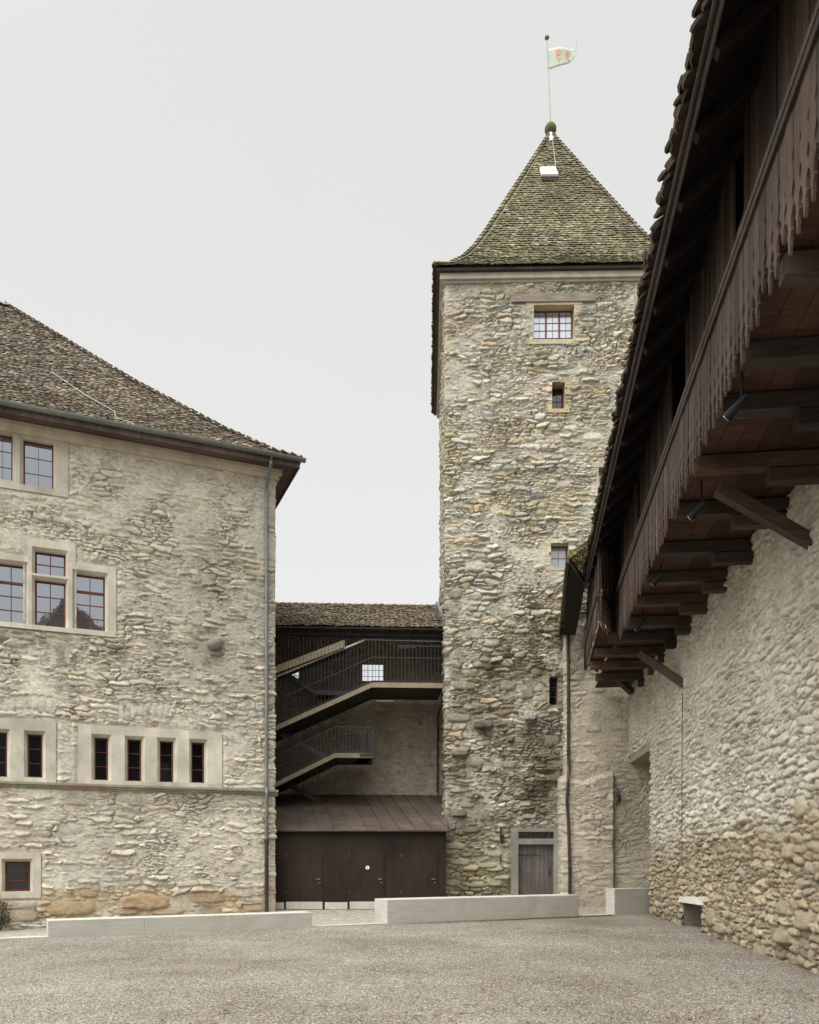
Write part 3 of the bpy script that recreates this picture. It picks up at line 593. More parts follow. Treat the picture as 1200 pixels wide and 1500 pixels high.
ridge0 = hipline(GR, uL, -nL, profL)[-1]; hip_tiles(mb, [ridge0, ridge0 + uL * 12], cols=TL)
# underlay so no light passes
for (r0, z0), (r1, z1) in zip(profL[:-1], profL[1:]):
    mb.cc = (0.08, 0.07, 0.06)
    mb.quad(GR + uL * r0 - nL * r0 + V(0, 0, z0 - .03), GR + uL * 20 - nL * r0 + V(0, 0, z0 - .03), GR + uL * 20 - nL * r1 + V(0, 0, z1 - .03), GR + uL * r1 - nL * r1 + V(0, 0, z1 - .03))
    mb.quad(GR + uL * r0 - nL * r0 + V(0, 0, z0 - .03), GR + uL * r0 - nL * (18.3 - r0) + V(0, 0, z0 - .03), GR + uL * r1 - nL * (18.3 - r1) + V(0, 0, z1 - .03), GR + uL * r1 - nL * r1 + V(0, 0, z1 - .03))
roofL = mb.build('roof', M['tile'], bL)
# lightning cable across the tiles
mb = MB(); mb.cc = (1, 1, 1)
def onroof(s, r, prof=profL):
    for (r0, z0), (r1, z1) in zip(prof[:-1], prof[1:]):
        if r <= r1: return GR + uL * s - nL * r + V(0, 0, z0 + (z1 - z0) * (r - r0) / (r1 - r0) + 0.09)
mb.tube([onroof(5.2, 0.1), onroof(5.25, 0.5), onroof(5.7, 0.9), onroof(5.7, 1.5), onroof(6.6, 2.6), onroof(7.6, 4.0)], 0.012, 6); mb.tube([onroof(7.6, 4.0), onroof(14, 4.2)], 0.008, 6)
mb.build('lightning_cable', M['polewhite'], roofL)
# downpipe beside the corner
mb = MB(); up_, zp_ = FL.hit(399, 700)
pts = [FL.p(0.28, 14.78, 0.78), FL.p(0.28, 14.55, 0.76), FL.p(0.30, 14.2, 0.34), FL.p(0.30, 13.9, 0.17)] + [FL.p(0.30, z, 0.17) for z in (10, 6, 4.4, 4.1)] + [FL.p(0.30, 3.9, 0.22), FL.p(0.30, 3.5, 0.17), FL.p(0.30, 2.4, 0.17)]
mb.tube(pts, 0.06, 10)
for z in (12.6, 10.2, 7.7, 5.2): mb.tube([FL.p(0.30, z, 0.17), FL.p(0.30, z + 0.05, 0.17)], 0.072, 10)
mb.build('downpipe', M['zinc'], bL, smooth=False)
mb = MB(); mb.tube([FL.p(0.30, 2.4, 0.17), FL.p(0.30, 0.0, 0.17)], 0.065, 10)
for z in (2.3, 1.5, 0.9): mb.tube([FL.p(0.30, z, 0.17), FL.p(0.30, z + 0.05, 0.17)], 0.078, 10)
mb.build('downpipe_foot', M['copper'], bL)
# weathered corbel stone sticking out of the wall
uc_, zc_ = FL.hit(316, 943); mb = MB(); mb.cc = (0.24, 0.22, 0.18)
q = FL.p(uc_, zc_, 0.1)
mb.sphere(q, 0.22, 10, 7, 0.95); mb.sphere(FL.p(uc_ + 0.1, zc_ - 0.05, 0.05), 0.2, 10, 7, 0.9)
co_ = mb.build('corbel_stone', M['stone'], bL, smooth=True)

# ================================================================== TOWER
rot = math.radians(1.2)
uT = Vector((math.cos(rot), -math.sin(rot), 0)); bT = Vector((math.sin(rot), math.cos(rot), 0)); nT = -bT
OT = Vector((1.33, 30.0, 0)); WT = 9.0
FT = Frame(OT, uT, nT)
tw_ = empty('stone_tower', OT + uT * 4.5, 'tall square rubble stone tower with a steep mossy tiled pyramid roof', 'tower')
wTop = FT.rect(782, 841, 447.5, 498.5); wMid = FT.rect(808.5, 827.5, 561, 600); wR = FT.rect(877, 895, 685, 722); wLow = FT.rect(807, 833, 796, 831); wSl = FT.rect(804.5, 817.5, 991, 1033)
doorO = [FT.rect(748.5, 821, 1213, 1345)]; doorR = FT.rect(759, 811, 1237, 1345); tran = FT.rect(759, 811, 1218.5, 1228.5)
holesT = [wTop, wMid, wR, wLow, wSl, shrink(doorO[0], 0.03)]
GREY = [tuple(0.93 * x for x in c_) for c_ in [(0.40, 0.37, 0.30), (0.44, 0.41, 0.34), (0.35, 0.33, 0.28), (0.46, 0.43, 0.36), (0.42, 0.34, 0.23), (0.38, 0.37, 0.33), (0.33, 0.31, 0.25), (0.44, 0.39, 0.29), (0.48, 0.46, 0.41), (0.30, 0.29, 0.25)]]
def toneT(U, Z, c):
    lo = sst(13.5, 9.0, Z)                                             # dirtier towards the foot
    d = sst(0.42, 0.58, fbm(U * 0.9 + 2, Z * 0.8, 31, 5)) * lo
    d2 = sst(0.50, 0.64, fbm(U * 2.4, Z * 1.3, 33, 4)) * lo
    c = lerp(c, c * np.array((0.62, 0.59, 0.53)), (np.clip(d * 0.9 + d2 * 0.7, 0, 1) * sst(1.0, 3.0, Z) )[..., None])
    c = lerp(c, c * np.array((0.88, 0.86, 0.72)), (sst(3.2, 1.5, Z))[..., None])
    och = sst(0.5, 0.68, fbm(U * 1.3 + 9, Z * 1.5, 35, 4)) * sst(8, 15, Z) * 0.6
    c = lerp(c, c * np.array((1.02, 0.92, 0.74)), 0.8 * och[..., None])
    gr = sst(0.48, 0.6, fbm(U * 0.9 + 19, Z * 1.1, 37, 4)) * sst(12, 15, Z) * sst(23, 19, Z) * 0.35   # greenish lichen
    c = lerp(c, c * np.array((0.86, 0.90, 0.68)), gr[..., None])
    # damp dark streak at the right where the gallery roof drains
    st = np.exp(-((U - 4.2 - 0.25 * np.sin(Z * 0.9)) / 0.55) ** 2) * sst(10.8, 9.6, Z) * sst(-0.5, 3, Z) * (0.2 + 0.8 * fbm(U * 2, Z * 2, 39, 3)) * 0.8
    c = lerp(c, c * np.array((0.50, 0.49, 0.46)), np.clip(st, 0, 1)[..., None])
    for (px, py, w, hgt) in STREAK:
        u0, z0 = FT.hit(px, py); k = np.exp(-((U - u0) / w) ** 2) * sst(z0 - hgt, z0 - 0.1, Z) * (Z < z0) * (0.6 + 0.4 * fbm(U * 5, Z * 2, 41, 3))
        c = lerp(c, c * np.array((0.50, 0.45, 0.42)), np.clip(k, 0, 1)[..., None])
    return c
STREAK = [(710, 1060, .3, 1.0), (776, 1060, .35, 1.3), (674, 1100, .28, 0.8), (674, 1185, .22, 0.7), (750, 1080, .2, .9), (735, 1195, .4, .5), (715, 970, .25, .8), (790, 1105, .3, .8)]
DK = (.17, .155, .12)
boT = []
for (px, py, ru, rz, hh, c) in ((708, 1062, .42, .18, .26, (.15, .13, .10)), (777, 1052, .26, .14, .28, (.16, .155, .13)), (674, 1102, .36, .19, .26, (.2, .18, .13)), (673, 1192, .30, .14, .26, (.17, .15, .11)),
                                 (748, 1083, .13, .11, .2, (.13, .12, .1)), (770, 1154, .1, .08, .15, (.14, .13, .11)), (795, 1188, .13, .1, .12, (.2, .18, .14)), (776, 1196, .3, .1, .1, (.32, .29, .23)),
                                 (680, 1005, .5, .17, .12, (.3, .27, .21)), (672, 1052, .5, .17, .1, (.3, .28, .22)), (715, 977, .2, .14, .16, (.18, .16, .13)), (695, 1116, .4, .2, .08, (.33, .3, .24)),
                                 (745, 1004, .33, .22, .09, (.3, .28, .23)), (772, 1015, .3, .25, .1, (.24, .22, .17)), (697, 830, .45, .2, .08, (.43, .41, .33)), (665, 840, .2, .16, .09, (.28, .26, .2)),
                                 (668, 870, .28, .2, .1, (.26, .24, .2)), (693, 930, .4, .2, .09, (.28, .27, .23)), (812, 1140, .4, .14, .12, (.24, .22, .17)), (746, 1120, .3, .15, .09, (.24, .21, .17)),
                                 (670, 1158, .35, .1, .12, (.27, .24, .19)), (685, 1180, .3, .1, .1, (.28, .25, .2)), (690, 1215, .4, .15, .12, (.22, .2, .15)), (668, 1240, .4, .13, .1, (.38, .34, .27)),
                                 (673, 1262, .42, .14, .1, (.4, .37, .3)), (715, 1268, .4, .1, .14, (.3, .28, .2)), (725, 1250, .35, .15, .09, (.38, .35, .28)), (690, 1272, .35, .1, .13, (.34, .31, .24)), (725, 1293, .35, .15, .14, (.3, .29, .19)),
                                 (664, 1293, .3, .15, .08, (.4, .36, .29)), (700, 1295, .3, .12, .08, (.38, .35, .29)), (740, 1170, .3, .1, .09, (.3, .27, .2)), (785, 985, .2, .15, .1, (.24, .23, .2)), (762, 960, .22, .12, .1, (.28, .26, .22)),
                                 (687, 640, .4, .1, .05, (.36, .33, .24)), (700, 480, .3, .1, .05, (.46, .36, .2)), (690, 610, .12, .1, .05, (.55, .36, .2)), (868, 640, .4, .16, .07, (.48, .47, .42)), (835, 627, .3, .1, .06, (.5, .49, .46)),
                                 (740, 715, .3, .1, .06, (.34, .32, .26)), (825, 710, .3, .14, .06, (.37, .34, .27)), (672, 740, .28, .14, .06, (.28, .26, .22)), (808, 1085, .3, .2, .06, (.3, .27, .21))):
    u, z = FT.hit(px, py); boT.append((u, z, ru * 0.9, rz, hh, c))
PT = dict(cw=0.47, ch=0.19, seed=91, calm=0.1, amp=0.095, mort=0.28, mvar=0.45, joint_dark=0.75, warp=0.18, bigfrac=0.5, pal=GREY, mcol=(0.40, 0.38, 0.32), tone=toneT, boulders=boT)
def stoneT(U, Z, c, k):
    a = sst(0.62, 0.42, k) * sst(13.5, 9.5, Z) * sst(0.30, 0.55, fbm(U * 0.6 + 5, Z * 0.6, 47, 3)) + 0.35 * sst(0.25, 0.15, k)
    return lerp(c, c * np.array((0.46, 0.43, 0.37)), np.clip(a, 0, 1)[..., None])
PT['stonetone'] = stoneT
pT = [OT + bT * WT, OT, OT + uT * WT, OT + uT * WT + bT * WT]
PTw = dict(PT); PTw['boulders'] = [(b[0] + WT,) + b[1:] for b in boT]; PTw['stonetone'] = lambda U, Z, c, k: stoneT(U - WT, Z, c, k); PTw['tone'] = lambda U, Z, c: toneT(U - WT, Z, c); PTw['left'] = orient(pT[:3], nT)
sT = lambda r: (r[0] + WT, r[1] + WT, r[2], r[3])
wall_mesh('wall', tw_, [p[:2] for p in pT], np.concatenate([arng(0, WT - 2, .08), WT - 2 + arng(0.03, 9.9, 0.026), arng(2 * WT - 1.0, 3 * WT, .12)]), arng(-0.3, 23.0, 0.025), PTw, holes=[sT(r) for r in holesT], flush=[sT(doorO[0]), sT((FT.hit(749, 440)[0], FT.hit(872, 440)[0], FT.hit(800, 445)[1], FT.hit(800, 433)[1]))])
# window reveals
def reveal(F, r, parent, color, name='window_surround', w=0.15, front=0.045, sill=True, mat_=None, lintel=None, sides=(1, 1)):
    a, b, c, d = r; mb = MB()
    def cv(): v = 0.85 + 0.3 * R.random(); return tuple(x * v for x in color)
    for sgn, u in ((-1, a), (1, b)):
        z = c; on = sides[0 if sgn < 0 else 1]
        while z < d - 0.01:
            hh = min(0.25 + 0.3 * R.random(), d - z); mb.cc = cv(); ww = w * (0.8 + 0.6 * R.random()) if on else 0.02
            mb.box(F, min(u, u + sgn * ww), max(u, u + sgn * ww), z, z + hh - 0.004, -0.5, front * (0.7 + 0.5 * R.random())); z += hh
    mb.cc = cv(); mb.box(F, a - w * 1.2, b + w * 1.2, d, d + (lintel or w * 0.8), -0.5, front + 0.003)
    mb.cc = cv(); mb.box(F, a - w * 0.8, b + w * 0.8, c - w * 0.7, c - 0.0005, -0.5, front + 0.03)
    return mb.build(name, mat_ or M['stone'], parent)
reveal(FT, wTop, tw_, (0.40, 0.35, 0.24), w=0.24); reveal(FT, wMid, tw_, (0.42, 0.33, 0.2), w=0.2)
reveal(FT, wR, tw_, (0.42, 0.38, 0.3), w=0.2); reveal(FT, wLow, tw_, (0.40, 0.37, 0.28), w=0.2); reveal(FT, wSl, tw_, (0.26, 0.235, 0.18), w=0.2, front=0.04)
mb = MB(); mb.cc = (0.22, 0.19, 0.16)
a, zt = FT.hit(749, 433); b, zb2 = FT.hit(872, 445); a2, zb1 = FT.hit(749, 445)
mb.box(FT, a, b, zb1 + 0.01, zt, -0.3, 0.10); mb.build('timber_lintel', M['beamwood'], tw_)
M['leadframe'] = mat('leaded_bars', (0.20, 0.09, 0.09), rough=0.6, amt=0.1, bump=0)
def twindow(r, cols, rows, g, fr=0.05, back=-0.28, mullions=0):
    w = window(FT, r, tw_, cols=cols, rows=rows, fr=fr, mun=0.014, back=back, g=g, m=M['redwood'])
    if mullions:
        mb = MB(); a, b, c, d = r
        for k in range(1, mullions): u = a + (b - a) * k / mullions; mb.box(FT, u - 0.03, u + 0.03, c + fr, d - fr, back - 0.045, back + 0.005)
        mb.build('mullion', M['redwood'], w)
M['paleglass'] = glass('pale_sheen_glass', 0.22, (0.86, 0.92, 1.0), (0.36, 0.38, 0.41))  # reflected sky partly painted into the pale base colour
twindow(wTop, 6, (1, 1, 1, 1, .6), M['paleglass'], mullions=3, back=-0.3)
twindow(wMid, 2, (1, 1), M['midglass'], fr=0.03, back=-0.35)
twindow(wR, 2, (1, 1, 1), M['paleglass'], fr=0.03); twindow(wLow, 2, (1, 1), M['paleglass'], fr=0.035, back=-0.32); twindow(wSl, 1, (1, 1, 1), M['midglass'], fr=0.03, back=-0.25)
# door
surround('door_surround', FT, doorO, [doorR, tran], tw_, M['sand'], front=0.09, chamf=0.0, cdepth=0.02, back=-0.35, color=(0.46, 0.475, 0.49))
mb = MB(); a, b, c, d = doorR; n = 8
for k in range(n):
    u0 = a + (b - a) * k / n; v = 0.8 + 0.4 * R.random(); mb.cc = tuple(x * v for x in (0.125, 0.11, 0.10)); mb.box(FT, u0 + 0.004, u0 + (b - a) / n - 0.004, 0.0, d, -0.22, -0.16 + R.random() * 0.006)
mb.cc = (0.06, 0.055, 0.05)
mb.box(FT, a, a + 0.85, d - 0.42, d - 0.37, -0.155, -0.145)
door = mb.build('door', M['wood'], tw_)
mb = MB(); mb.cc = (0.12, 0.09, 0.07); mb.box(FT, a, b, 0.0, 0.62, -0.156, -0.148); mb.build('kick_board', M['wood'], door)
mb = MB(); mb.tube([FT.p(b - 0.12, 1.15, -0.12), FT.p(b - 0.12, 1.35, -0.12)], 0.014, 6); mb.tube([FT.p(b - 0.12, 1.16, -0.16), FT.p(b - 0.12, 1.16, -0.12)], 0.012, 6); mb.tube([FT.p(b - 0.12, 1.34, -0.16), FT.p(b - 0.12, 1.34, -0.12)], 0.012, 6)
mb.build('handle', M['rust'], door)
a, b, c, d = tran; mb = MB(); mb.cc = (1, 1, 1)
for k in range(1, 3): u = a + (b - a) * k / 3; mb.box(FT, u - 0.02, u + 0.02, c, d, -0.16, -0.12)
mb.box(FT, a, b, c, d, -0.24, -0.2); mb.build('transom_light', M['midglass'], tw_)
# cornice and roof
mb = MB(); mb.cc = (0.82, 0.86, 0.92)
e = 0.26; zc0 = 22.95
def ring_box(mb, e, z0, z1, inn=0.2):
    mb.box(FT, -e, WT + e, z0, z1, -inn, e)
    Fsd = Frame(OT, bT, -uT); mb.box(Fsd, inn, WT + e, z0, z1, -inn, e)
    Fr = Frame(OT + uT * WT, bT, uT); mb.box(Fr, inn, WT + e, z0, z1, -inn, e)
ring_box(mb, 0.22, 22.84, 23.05); ring_box(mb, 0.12, 22.76, 22.838)
mb.build('cornice', M['sandy'], tw_)
mb = MB(); mb.cc = (0.05, 0.042, 0.037); ring_box(mb, 0.36, 23.055, 23.15, 1.0); mb.build('soffit', M['wood'], tw_)
ov = 0.42; hw = WT / 2 + ov; ER = OT + uT * (-ov) - bT * ov + V(0, 0, 23.18)
apex_z = 32.12 - 23.18
profT = [(0, 0), (0.5, 0.36), (1.05, 1.0), (1.5, 1.72), (2.0, 2.72), (3.3, 5.52), (hw - 0.05, apex_z)]
TT = [(0.88 * c_[0], 0.84 * c_[1], 0.84 * c_[2]) for c_ in [(0.17, 0.16, 0.09), (0.14, 0.135, 0.075), (0.21, 0.195, 0.12), (0.25, 0.235, 0.16), (0.13, 0.12, 0.08), (0.18, 0.165, 0.10), (0.17, 0.155, 0.10), (0.19, 0.18, 0.12), (0.17, 0.16, 0.10), (0.31, 0.30, 0.24)]]
mb = MB()
tile_face(mb, ER, uT, bT, 2 * hw, profT, True, True, tw=0.19, ex=0.15, cols=TT, rough=0.014, th=0.022, lift=0.016)
tile_face(mb, ER, bT, uT, 2 * hw, profT, True, True, tw=0.22, ex=0.18, cols=TT, rough=0.022, th=0.03)
ER2 = ER + uT * 2 * hw
tile_face(mb, ER2, bT, -uT, 2 * hw, profT, True, True, tw=0.22, ex=0.18, cols=TT, rough=0.022, th=0.03)
ER3 = ER + bT * 2 * hw
tile_face(mb, ER3, uT, -bT, 2 * hw, profT, True, True, tw=0.3, ex=0.3, cols=TT, rough=0.022, th=0.03)
for base, d1, d2 in ((ER, uT, bT), (ER2, -uT, bT), (ER3, uT, -bT)): hip_tiles(mb, hipline(base, d1, d2, profT), cols=TT, w=0.09, ex=0.24)
mb.cc = (0.08, 0.07, 0.05)
for (base, d1, d2) in ((ER, uT, bT), (ER, bT, uT), (ER2, bT, -uT), (ER3, uT, -bT)):
    for (r0, z0), (r1, z1) in zip(profT[:-1], profT[1:]):
        mb.quad(base + d1 * r0 + d2 * r0 + V(0, 0, z0 - .02), base + d1 * (2 * hw - r0) + d2 * r0 + V(0, 0, z0 - .02), base + d1 * (2 * hw - r1) + d2 * r1 + V(0, 0, z1 - .02), base + d1 * r1 + d2 * r1 + V(0, 0, z1 - .02))
roofT = mb.build('roof', M['mosstile'], tw_)
AP = ER + uT * hw + bT * hw + V(0, 0, apex_z)
mb = MB(); mb.cc = (1, 1, 1); mb.tube([AP + V(0, 0, -0.45), AP + V(0, 0, -0.05), AP + V(0, 0, 0.08)], [0.3, 0.17, 0.13], 12); mb.build('finial_collar', M['white'], roofT)
mb = MB(); mb.cc = (0.11, 0.10, 0.045); mb.sphere(AP + V(0, 0, 0.27), 0.25, 16, 10); mb.build('finial_ball', M['mosstile'], roofT, smooth=True)
# metal roof hatch on the front slope
def on_front(s, z):
    for (r0, z0), (r1, z1) in zip(profT[:-1], profT[1:]):
        if z <= z1: r = r0 + (r1 - r0) * (z - z0) / (z1 - z0); return ER + uT * s + bT * r + V(0, 0, z)
FRs = Vector((0, -1.0, 0)); hz0 = 5.85; hz1 = 6.4
sH = hw - 0.62
mb = MB(); pa = on_front(sH, hz0) + V(0, -0.20, 0.1); pb = on_front(sH + 0.68, hz0) + V(0, -0.20, 0.1); pc = on_front(sH + 0.60, hz1) + V(0, -0.14, 0.1); pd = on_front(sH - 0.02, hz1) + V(0, -0.14, 0.1)
dv = V(0, 0.06, -0.05); mb.hexa([pa + dv, pb + dv, pc + dv, pd + dv, pa, pb, pc, pd]); mb.cc = (1, 1, 1)
hatch = mb.build('roof_hatch', M['white'], tw_)
mb = MB(); mb.beam(pa + V(0.05, 0.12, -0.12), pb + V(-0.05, 0.12, -0.12), 0.1, 0.14); mb.build('hatch_frame', M['blacksteel'], hatch)
mb = MB(); pts = [on_front(hw + 0.02, z) + V(0, -0.10, 0.05) for z in (6.4, 7.3, 8.1, apex_z - 0.1)]; mb.tube(pts, 0.012, 5)
pts = [ER + uT * (r + 0.22) + bT * r + V(0, -0.1, z + 0.06) for r, z in profT[:-1]] + [AP + V(-0.15, -0.15, -0.3)]; mb.tube(pts, 0.010, 5)
mb.build('lightning_cable', M['polewhite'], roofT)
# flagpole
fp = empty('flagpole', AP + V(0, 0, 0.45), 'thin pale flagpole with a faded pennant on top of the tower roof', 'flagpole')
ptop = AP + V(-0.15, 0, 4.12)
mb = MB(); mb.tube([AP + V(0, 0, 0.45), ptop], [0.03, 0.018], 8); mb.build('pole', M['polewhite'], fp)
mb = MB(); mb.cc = (0.16, 0.16, 0.10); mb.sphere(ptop, 0.10, 10, 7, 0.75); mb.build('pole_ball', M['mosstile'], fp, smooth=True)
def flagp(u, v, off=0.0):
    x = u * 1.2; wv = 0.09 * math.sin(u * 5.5) * (0.3 + u); return ptop + V(0.03 + x, off - wv - 0.15 * u, -0.5 + v)
mb = MB(); NX, NZ = 18, 8; vsx = []
for i in range(NX + 1):
    u = i / NX; bot = -0.80 * math.sqrt(max(0, 1 - u ** 2.2)) - 0.04; top_ = 0.0 + (0.32 * max(0, (u - 0.86) / 0.14) ** 3)
    for j in range(NZ + 1): vsx.append(flagp(u, bot + (top_ - bot) * j / NZ))
fs = [(i * (NZ + 1) + j, (i + 1) * (NZ + 1) + j, (i + 1) * (NZ + 1) + j + 1, i * (NZ + 1) + j + 1) for i in range(NX) for j in range(NZ)]
mb.add(vsx, fs); fl = mb.build('flag', M['flag'], fp, smooth=True); sm = fl.modifiers.new('cloth', 'SOLIDIFY'); sm.thickness = 0.006
for cxx, sc_ in ((0.36, 1.0), (0.70, 0.85)):
    mb = MB()
    for off in (-0.012, 0.012):
        for k in range(5):
            a_ = math.pi / 2 + 2 * math.pi * k / 5; ccx = cxx / 1.0 + 0.075 * sc_ * math.cos(a_) / 1.2; ccz = -0.21 + 0.085 * sc_ * math.sin(a_)
            ring = [flagp(ccx + 0.055 * sc_ * math.cos(t) / 1.2, ccz + 0.06 * sc_ * math.sin(t), off) for t in [2 * math.pi * q / 8 for q in range(8)]]
            mb.add(ring, [tuple(range(8))])
        mb.add([flagp(cxx - 0.012, -0.28, off), flagp(cxx + 0.012, -0.28, off), flagp(cxx + 0.01, -0.62 * sc_, off), flagp(cxx - 0.01, -0.62 * sc_, off)], [(0, 1, 2, 3)])
        for sg, zz in ((-1, -0.42), (1, -0.5)):
            mb.add([flagp(cxx, zz, off), flagp(cxx + sg * 0.07, zz + 0.05, off), flagp(cxx + sg * 0.08, zz + 0.0, off), flagp(cxx + sg * 0.03, zz - 0.03, off)], [(0, 1, 2, 3)])
    mb.build('rose_emblem', M['rose'], fl)

# ================================================================== STAIR HOUSE BETWEEN WING AND TOWER
fx = Vector((1, 0.05, 0)).normalized(); bx_ = Vector((-0.17, 0.985, 0)).normalized(); nfx = Vector((fx.y, -fx.x, 0))
FB = Frame((1.4, 34.3, 0), -fx, nfx)                 # back wall, u runs left
FS = Frame((1.27, 31.4, 0), -fx, nfx)                # plane of the front flights
sh = empty('stair_house', FB.p(4, 0, 0), 'open tiled stair house between the stone wing and the tower', 'building')
w1 = FB.rect(423, 438, 974, 994); w2 = FB.rect(530, 563, 970, 998); w1 = (w1[0], w1[1] + 0.25, w1[2], w1[3])
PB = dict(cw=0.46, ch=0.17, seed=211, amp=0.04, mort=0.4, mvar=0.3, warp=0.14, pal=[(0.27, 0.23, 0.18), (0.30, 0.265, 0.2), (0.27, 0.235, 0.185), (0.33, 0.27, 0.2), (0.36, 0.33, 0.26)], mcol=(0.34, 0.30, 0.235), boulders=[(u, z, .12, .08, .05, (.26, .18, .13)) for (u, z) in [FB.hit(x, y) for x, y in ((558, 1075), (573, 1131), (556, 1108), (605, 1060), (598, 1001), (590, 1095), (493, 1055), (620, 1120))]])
PB['left'] = orient([FB.p(0, 0)[:2], FB.p(9, 0)[:2]], nfx)
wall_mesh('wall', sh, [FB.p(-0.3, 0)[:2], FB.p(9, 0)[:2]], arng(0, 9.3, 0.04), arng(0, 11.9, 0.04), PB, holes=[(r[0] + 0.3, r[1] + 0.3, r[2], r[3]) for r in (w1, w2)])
for r in (w1, w2):
    reveal(FB, r, sh, (0.3, 0.26, 0.2), w=0.1, front=0.03)
    window(FB, r, sh, cols=2 if r is w1 else 4, rows=(1, 1, 1), fr=0.03, mun=0.016, back=-0.3, g=M['clear'], m=M['blacksteel'])
zE = 10.5; RB = FS.p(-0.05, zE, 0.15)
profS = [(0, 0), (4.0, 2.05)]
mb = MB(); inS = -nfx
tile_face(mb, RB + V(0, 0, 0.05), -fx, inS, 9, profS, False, False, tw=0.19, ex=0.15, cols=[tuple(x * 1.15 for x in c) for c in TL[:5]] + [(0.32, 0.29, 0.23)], rough=0.02, th=0.028)
rg = RB + inS * 4.0 + V(0, 0, 2.1); hip_tiles(mb, [rg, rg - fx * 9], cols=TL, w=0.11)
mb.cc = (0.05, 0.04, 0.035); mb.quad(rg, rg - fx * 9, rg - fx * 9 + inS * 3 + V(0, 0, -1.6), rg + inS * 3 + V(0, 0, -1.6)); mb.quad(RB + V(0, 0, 0.02), RB - fx * 9 + V(0, 0, 0.02), rg - fx * 9 + V(0, 0, -0.06), rg + V(0, 0, -0.06))
rs = mb.build('roof', M['tile'], sh)
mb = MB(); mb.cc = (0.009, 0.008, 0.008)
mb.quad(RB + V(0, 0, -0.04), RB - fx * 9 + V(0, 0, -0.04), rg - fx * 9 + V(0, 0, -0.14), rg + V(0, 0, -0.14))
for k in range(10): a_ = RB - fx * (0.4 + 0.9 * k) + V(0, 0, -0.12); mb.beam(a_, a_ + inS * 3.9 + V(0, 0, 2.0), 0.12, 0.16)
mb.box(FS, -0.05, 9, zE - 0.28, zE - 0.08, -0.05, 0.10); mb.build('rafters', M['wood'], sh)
gutter(RB + V(0, 0, 0.0) + nfx * 0.06, RB - fx * 9 + nfx * 0.06, 0.07, 'gutter', sh, M['copper'])
mb = MB(); mb.tube([RB + nfx * 0.0 + fx * 0.0 + V(0, 0, -0.05), RB + V(0, 0.0, -0.3)], 0.045, 8)
mb.tube([FS.p(-0.06, z, 0.05) for z in (zE - 0.2, 8.4, 7.9)] + [FS.p(0.06, 7.5, -1.2), FB.p(0.22, 7.2, 0.1), FB.p(0.24, 4.5, 0.1)], 0.04, 8); mb.build('downpipe', M['copper'], sh)
mb = MB(); mb.cc = (1, 1, 1); mb.hexa([RB + V(0.0, 0, .08), RB + V(.12, 0, .08), RB + V(.12, 0, 0.32), RB + V(0, 0, .32), rg + V(0, 0, .0), rg + V(.12, 0, .0), rg + V(.12, 0, .22), rg + V(0, 0, .22)]); mb.build('flashing', M['zinc'], rs)

st = empty('steel_staircase', FS.p(4, 3, -1), 'dark steel staircase with bronze stringers zigzagging inside the open stair house', 'staircase')
FS2 = Frame(FS.p(0, 0, -2.0) - bx_ * 0, -fx, nfx)
def ph(F, px, py): return F.hit(px, py)
def stringer(F, pts, hgt, n0, n1, m, name='stringer'):
    mb = MB(); mb.cc = (1, 1, 1)
    for (a, b) in zip(pts[:-1], pts[1:]):
        (ua, zaa), (ub, zbb) = a, b
        mb.hexa([F.p(ua, zaa - hgt, n0), F.p(ub, zbb - hgt, n0), F.p(ub, zbb - hgt, n1), F.p(ua, zaa - hgt, n1), F.p(ua, zaa, n0), F.p(ub, zbb, n0), F.p(ub, zbb, n1), F.p(ua, zaa, n1)])
    return mb.build(name, m, st)
def ext_left(F, p0, p1, umax):      # continue the slope of p1->p0 to the left
    t = (umax - p1[0]) / (p0[0] - p1[0]); return (umax, p1[1] + (p0[1] - p1[1]) * t)
def flight(F, pa, pb, pc, w, hs_, m, bars=True, rail_h=1.0, land=True, soff=True):
    """pa low left, pb top of flight, pc end of the landing (u,z); w = width to the back"""
    stringer(F, [pa, pb] + ([pc] if pc else []), hs_, -0.06, 0.0, m); stringer(F, [pa, pb] + ([pc] if pc else []), hs_, -w, -w + 0.05, M['blacksteel'])
    mb = MB(); n = max(3, int(abs(pb[1] - pa[1]) / 0.175))
    for k in range(n):
        t = (k + 0.5) / n; u = pa[0] + (pb[0] - pa[0]) * t; z = pa[1] + (pb[1] - pa[1]) * t; mb.box(F, u - 0.15, u + 0.15, z - 0.06, z - 0.02, -w + 0.05, -0.06)
    t_ = mb.build('treads', M['blacksteel'], st)
    mb = MB(); mb.quad(F.p(pa[0], pa[1] - hs_ * 0.7, -0.06), F.p(pb[0], pb[1] - hs_ * 0.7, -0.06), F.p(pb[0], pb[1] - hs_ * 0.7, -w + 0.05), F.p(pa[0], pa[1] - hs_ * 0.7, -w + 0.05)); mb.build('soffit_plate', M['blacksteel'], st)
    if pc:
        mb = MB(); mb.box(F, pc[0], pb[0], pb[1] - hs_ + 0.02, pb[1] - 0.02, -w + 0.05, -0.06); mb.build('landing', M['blacksteel'], st)
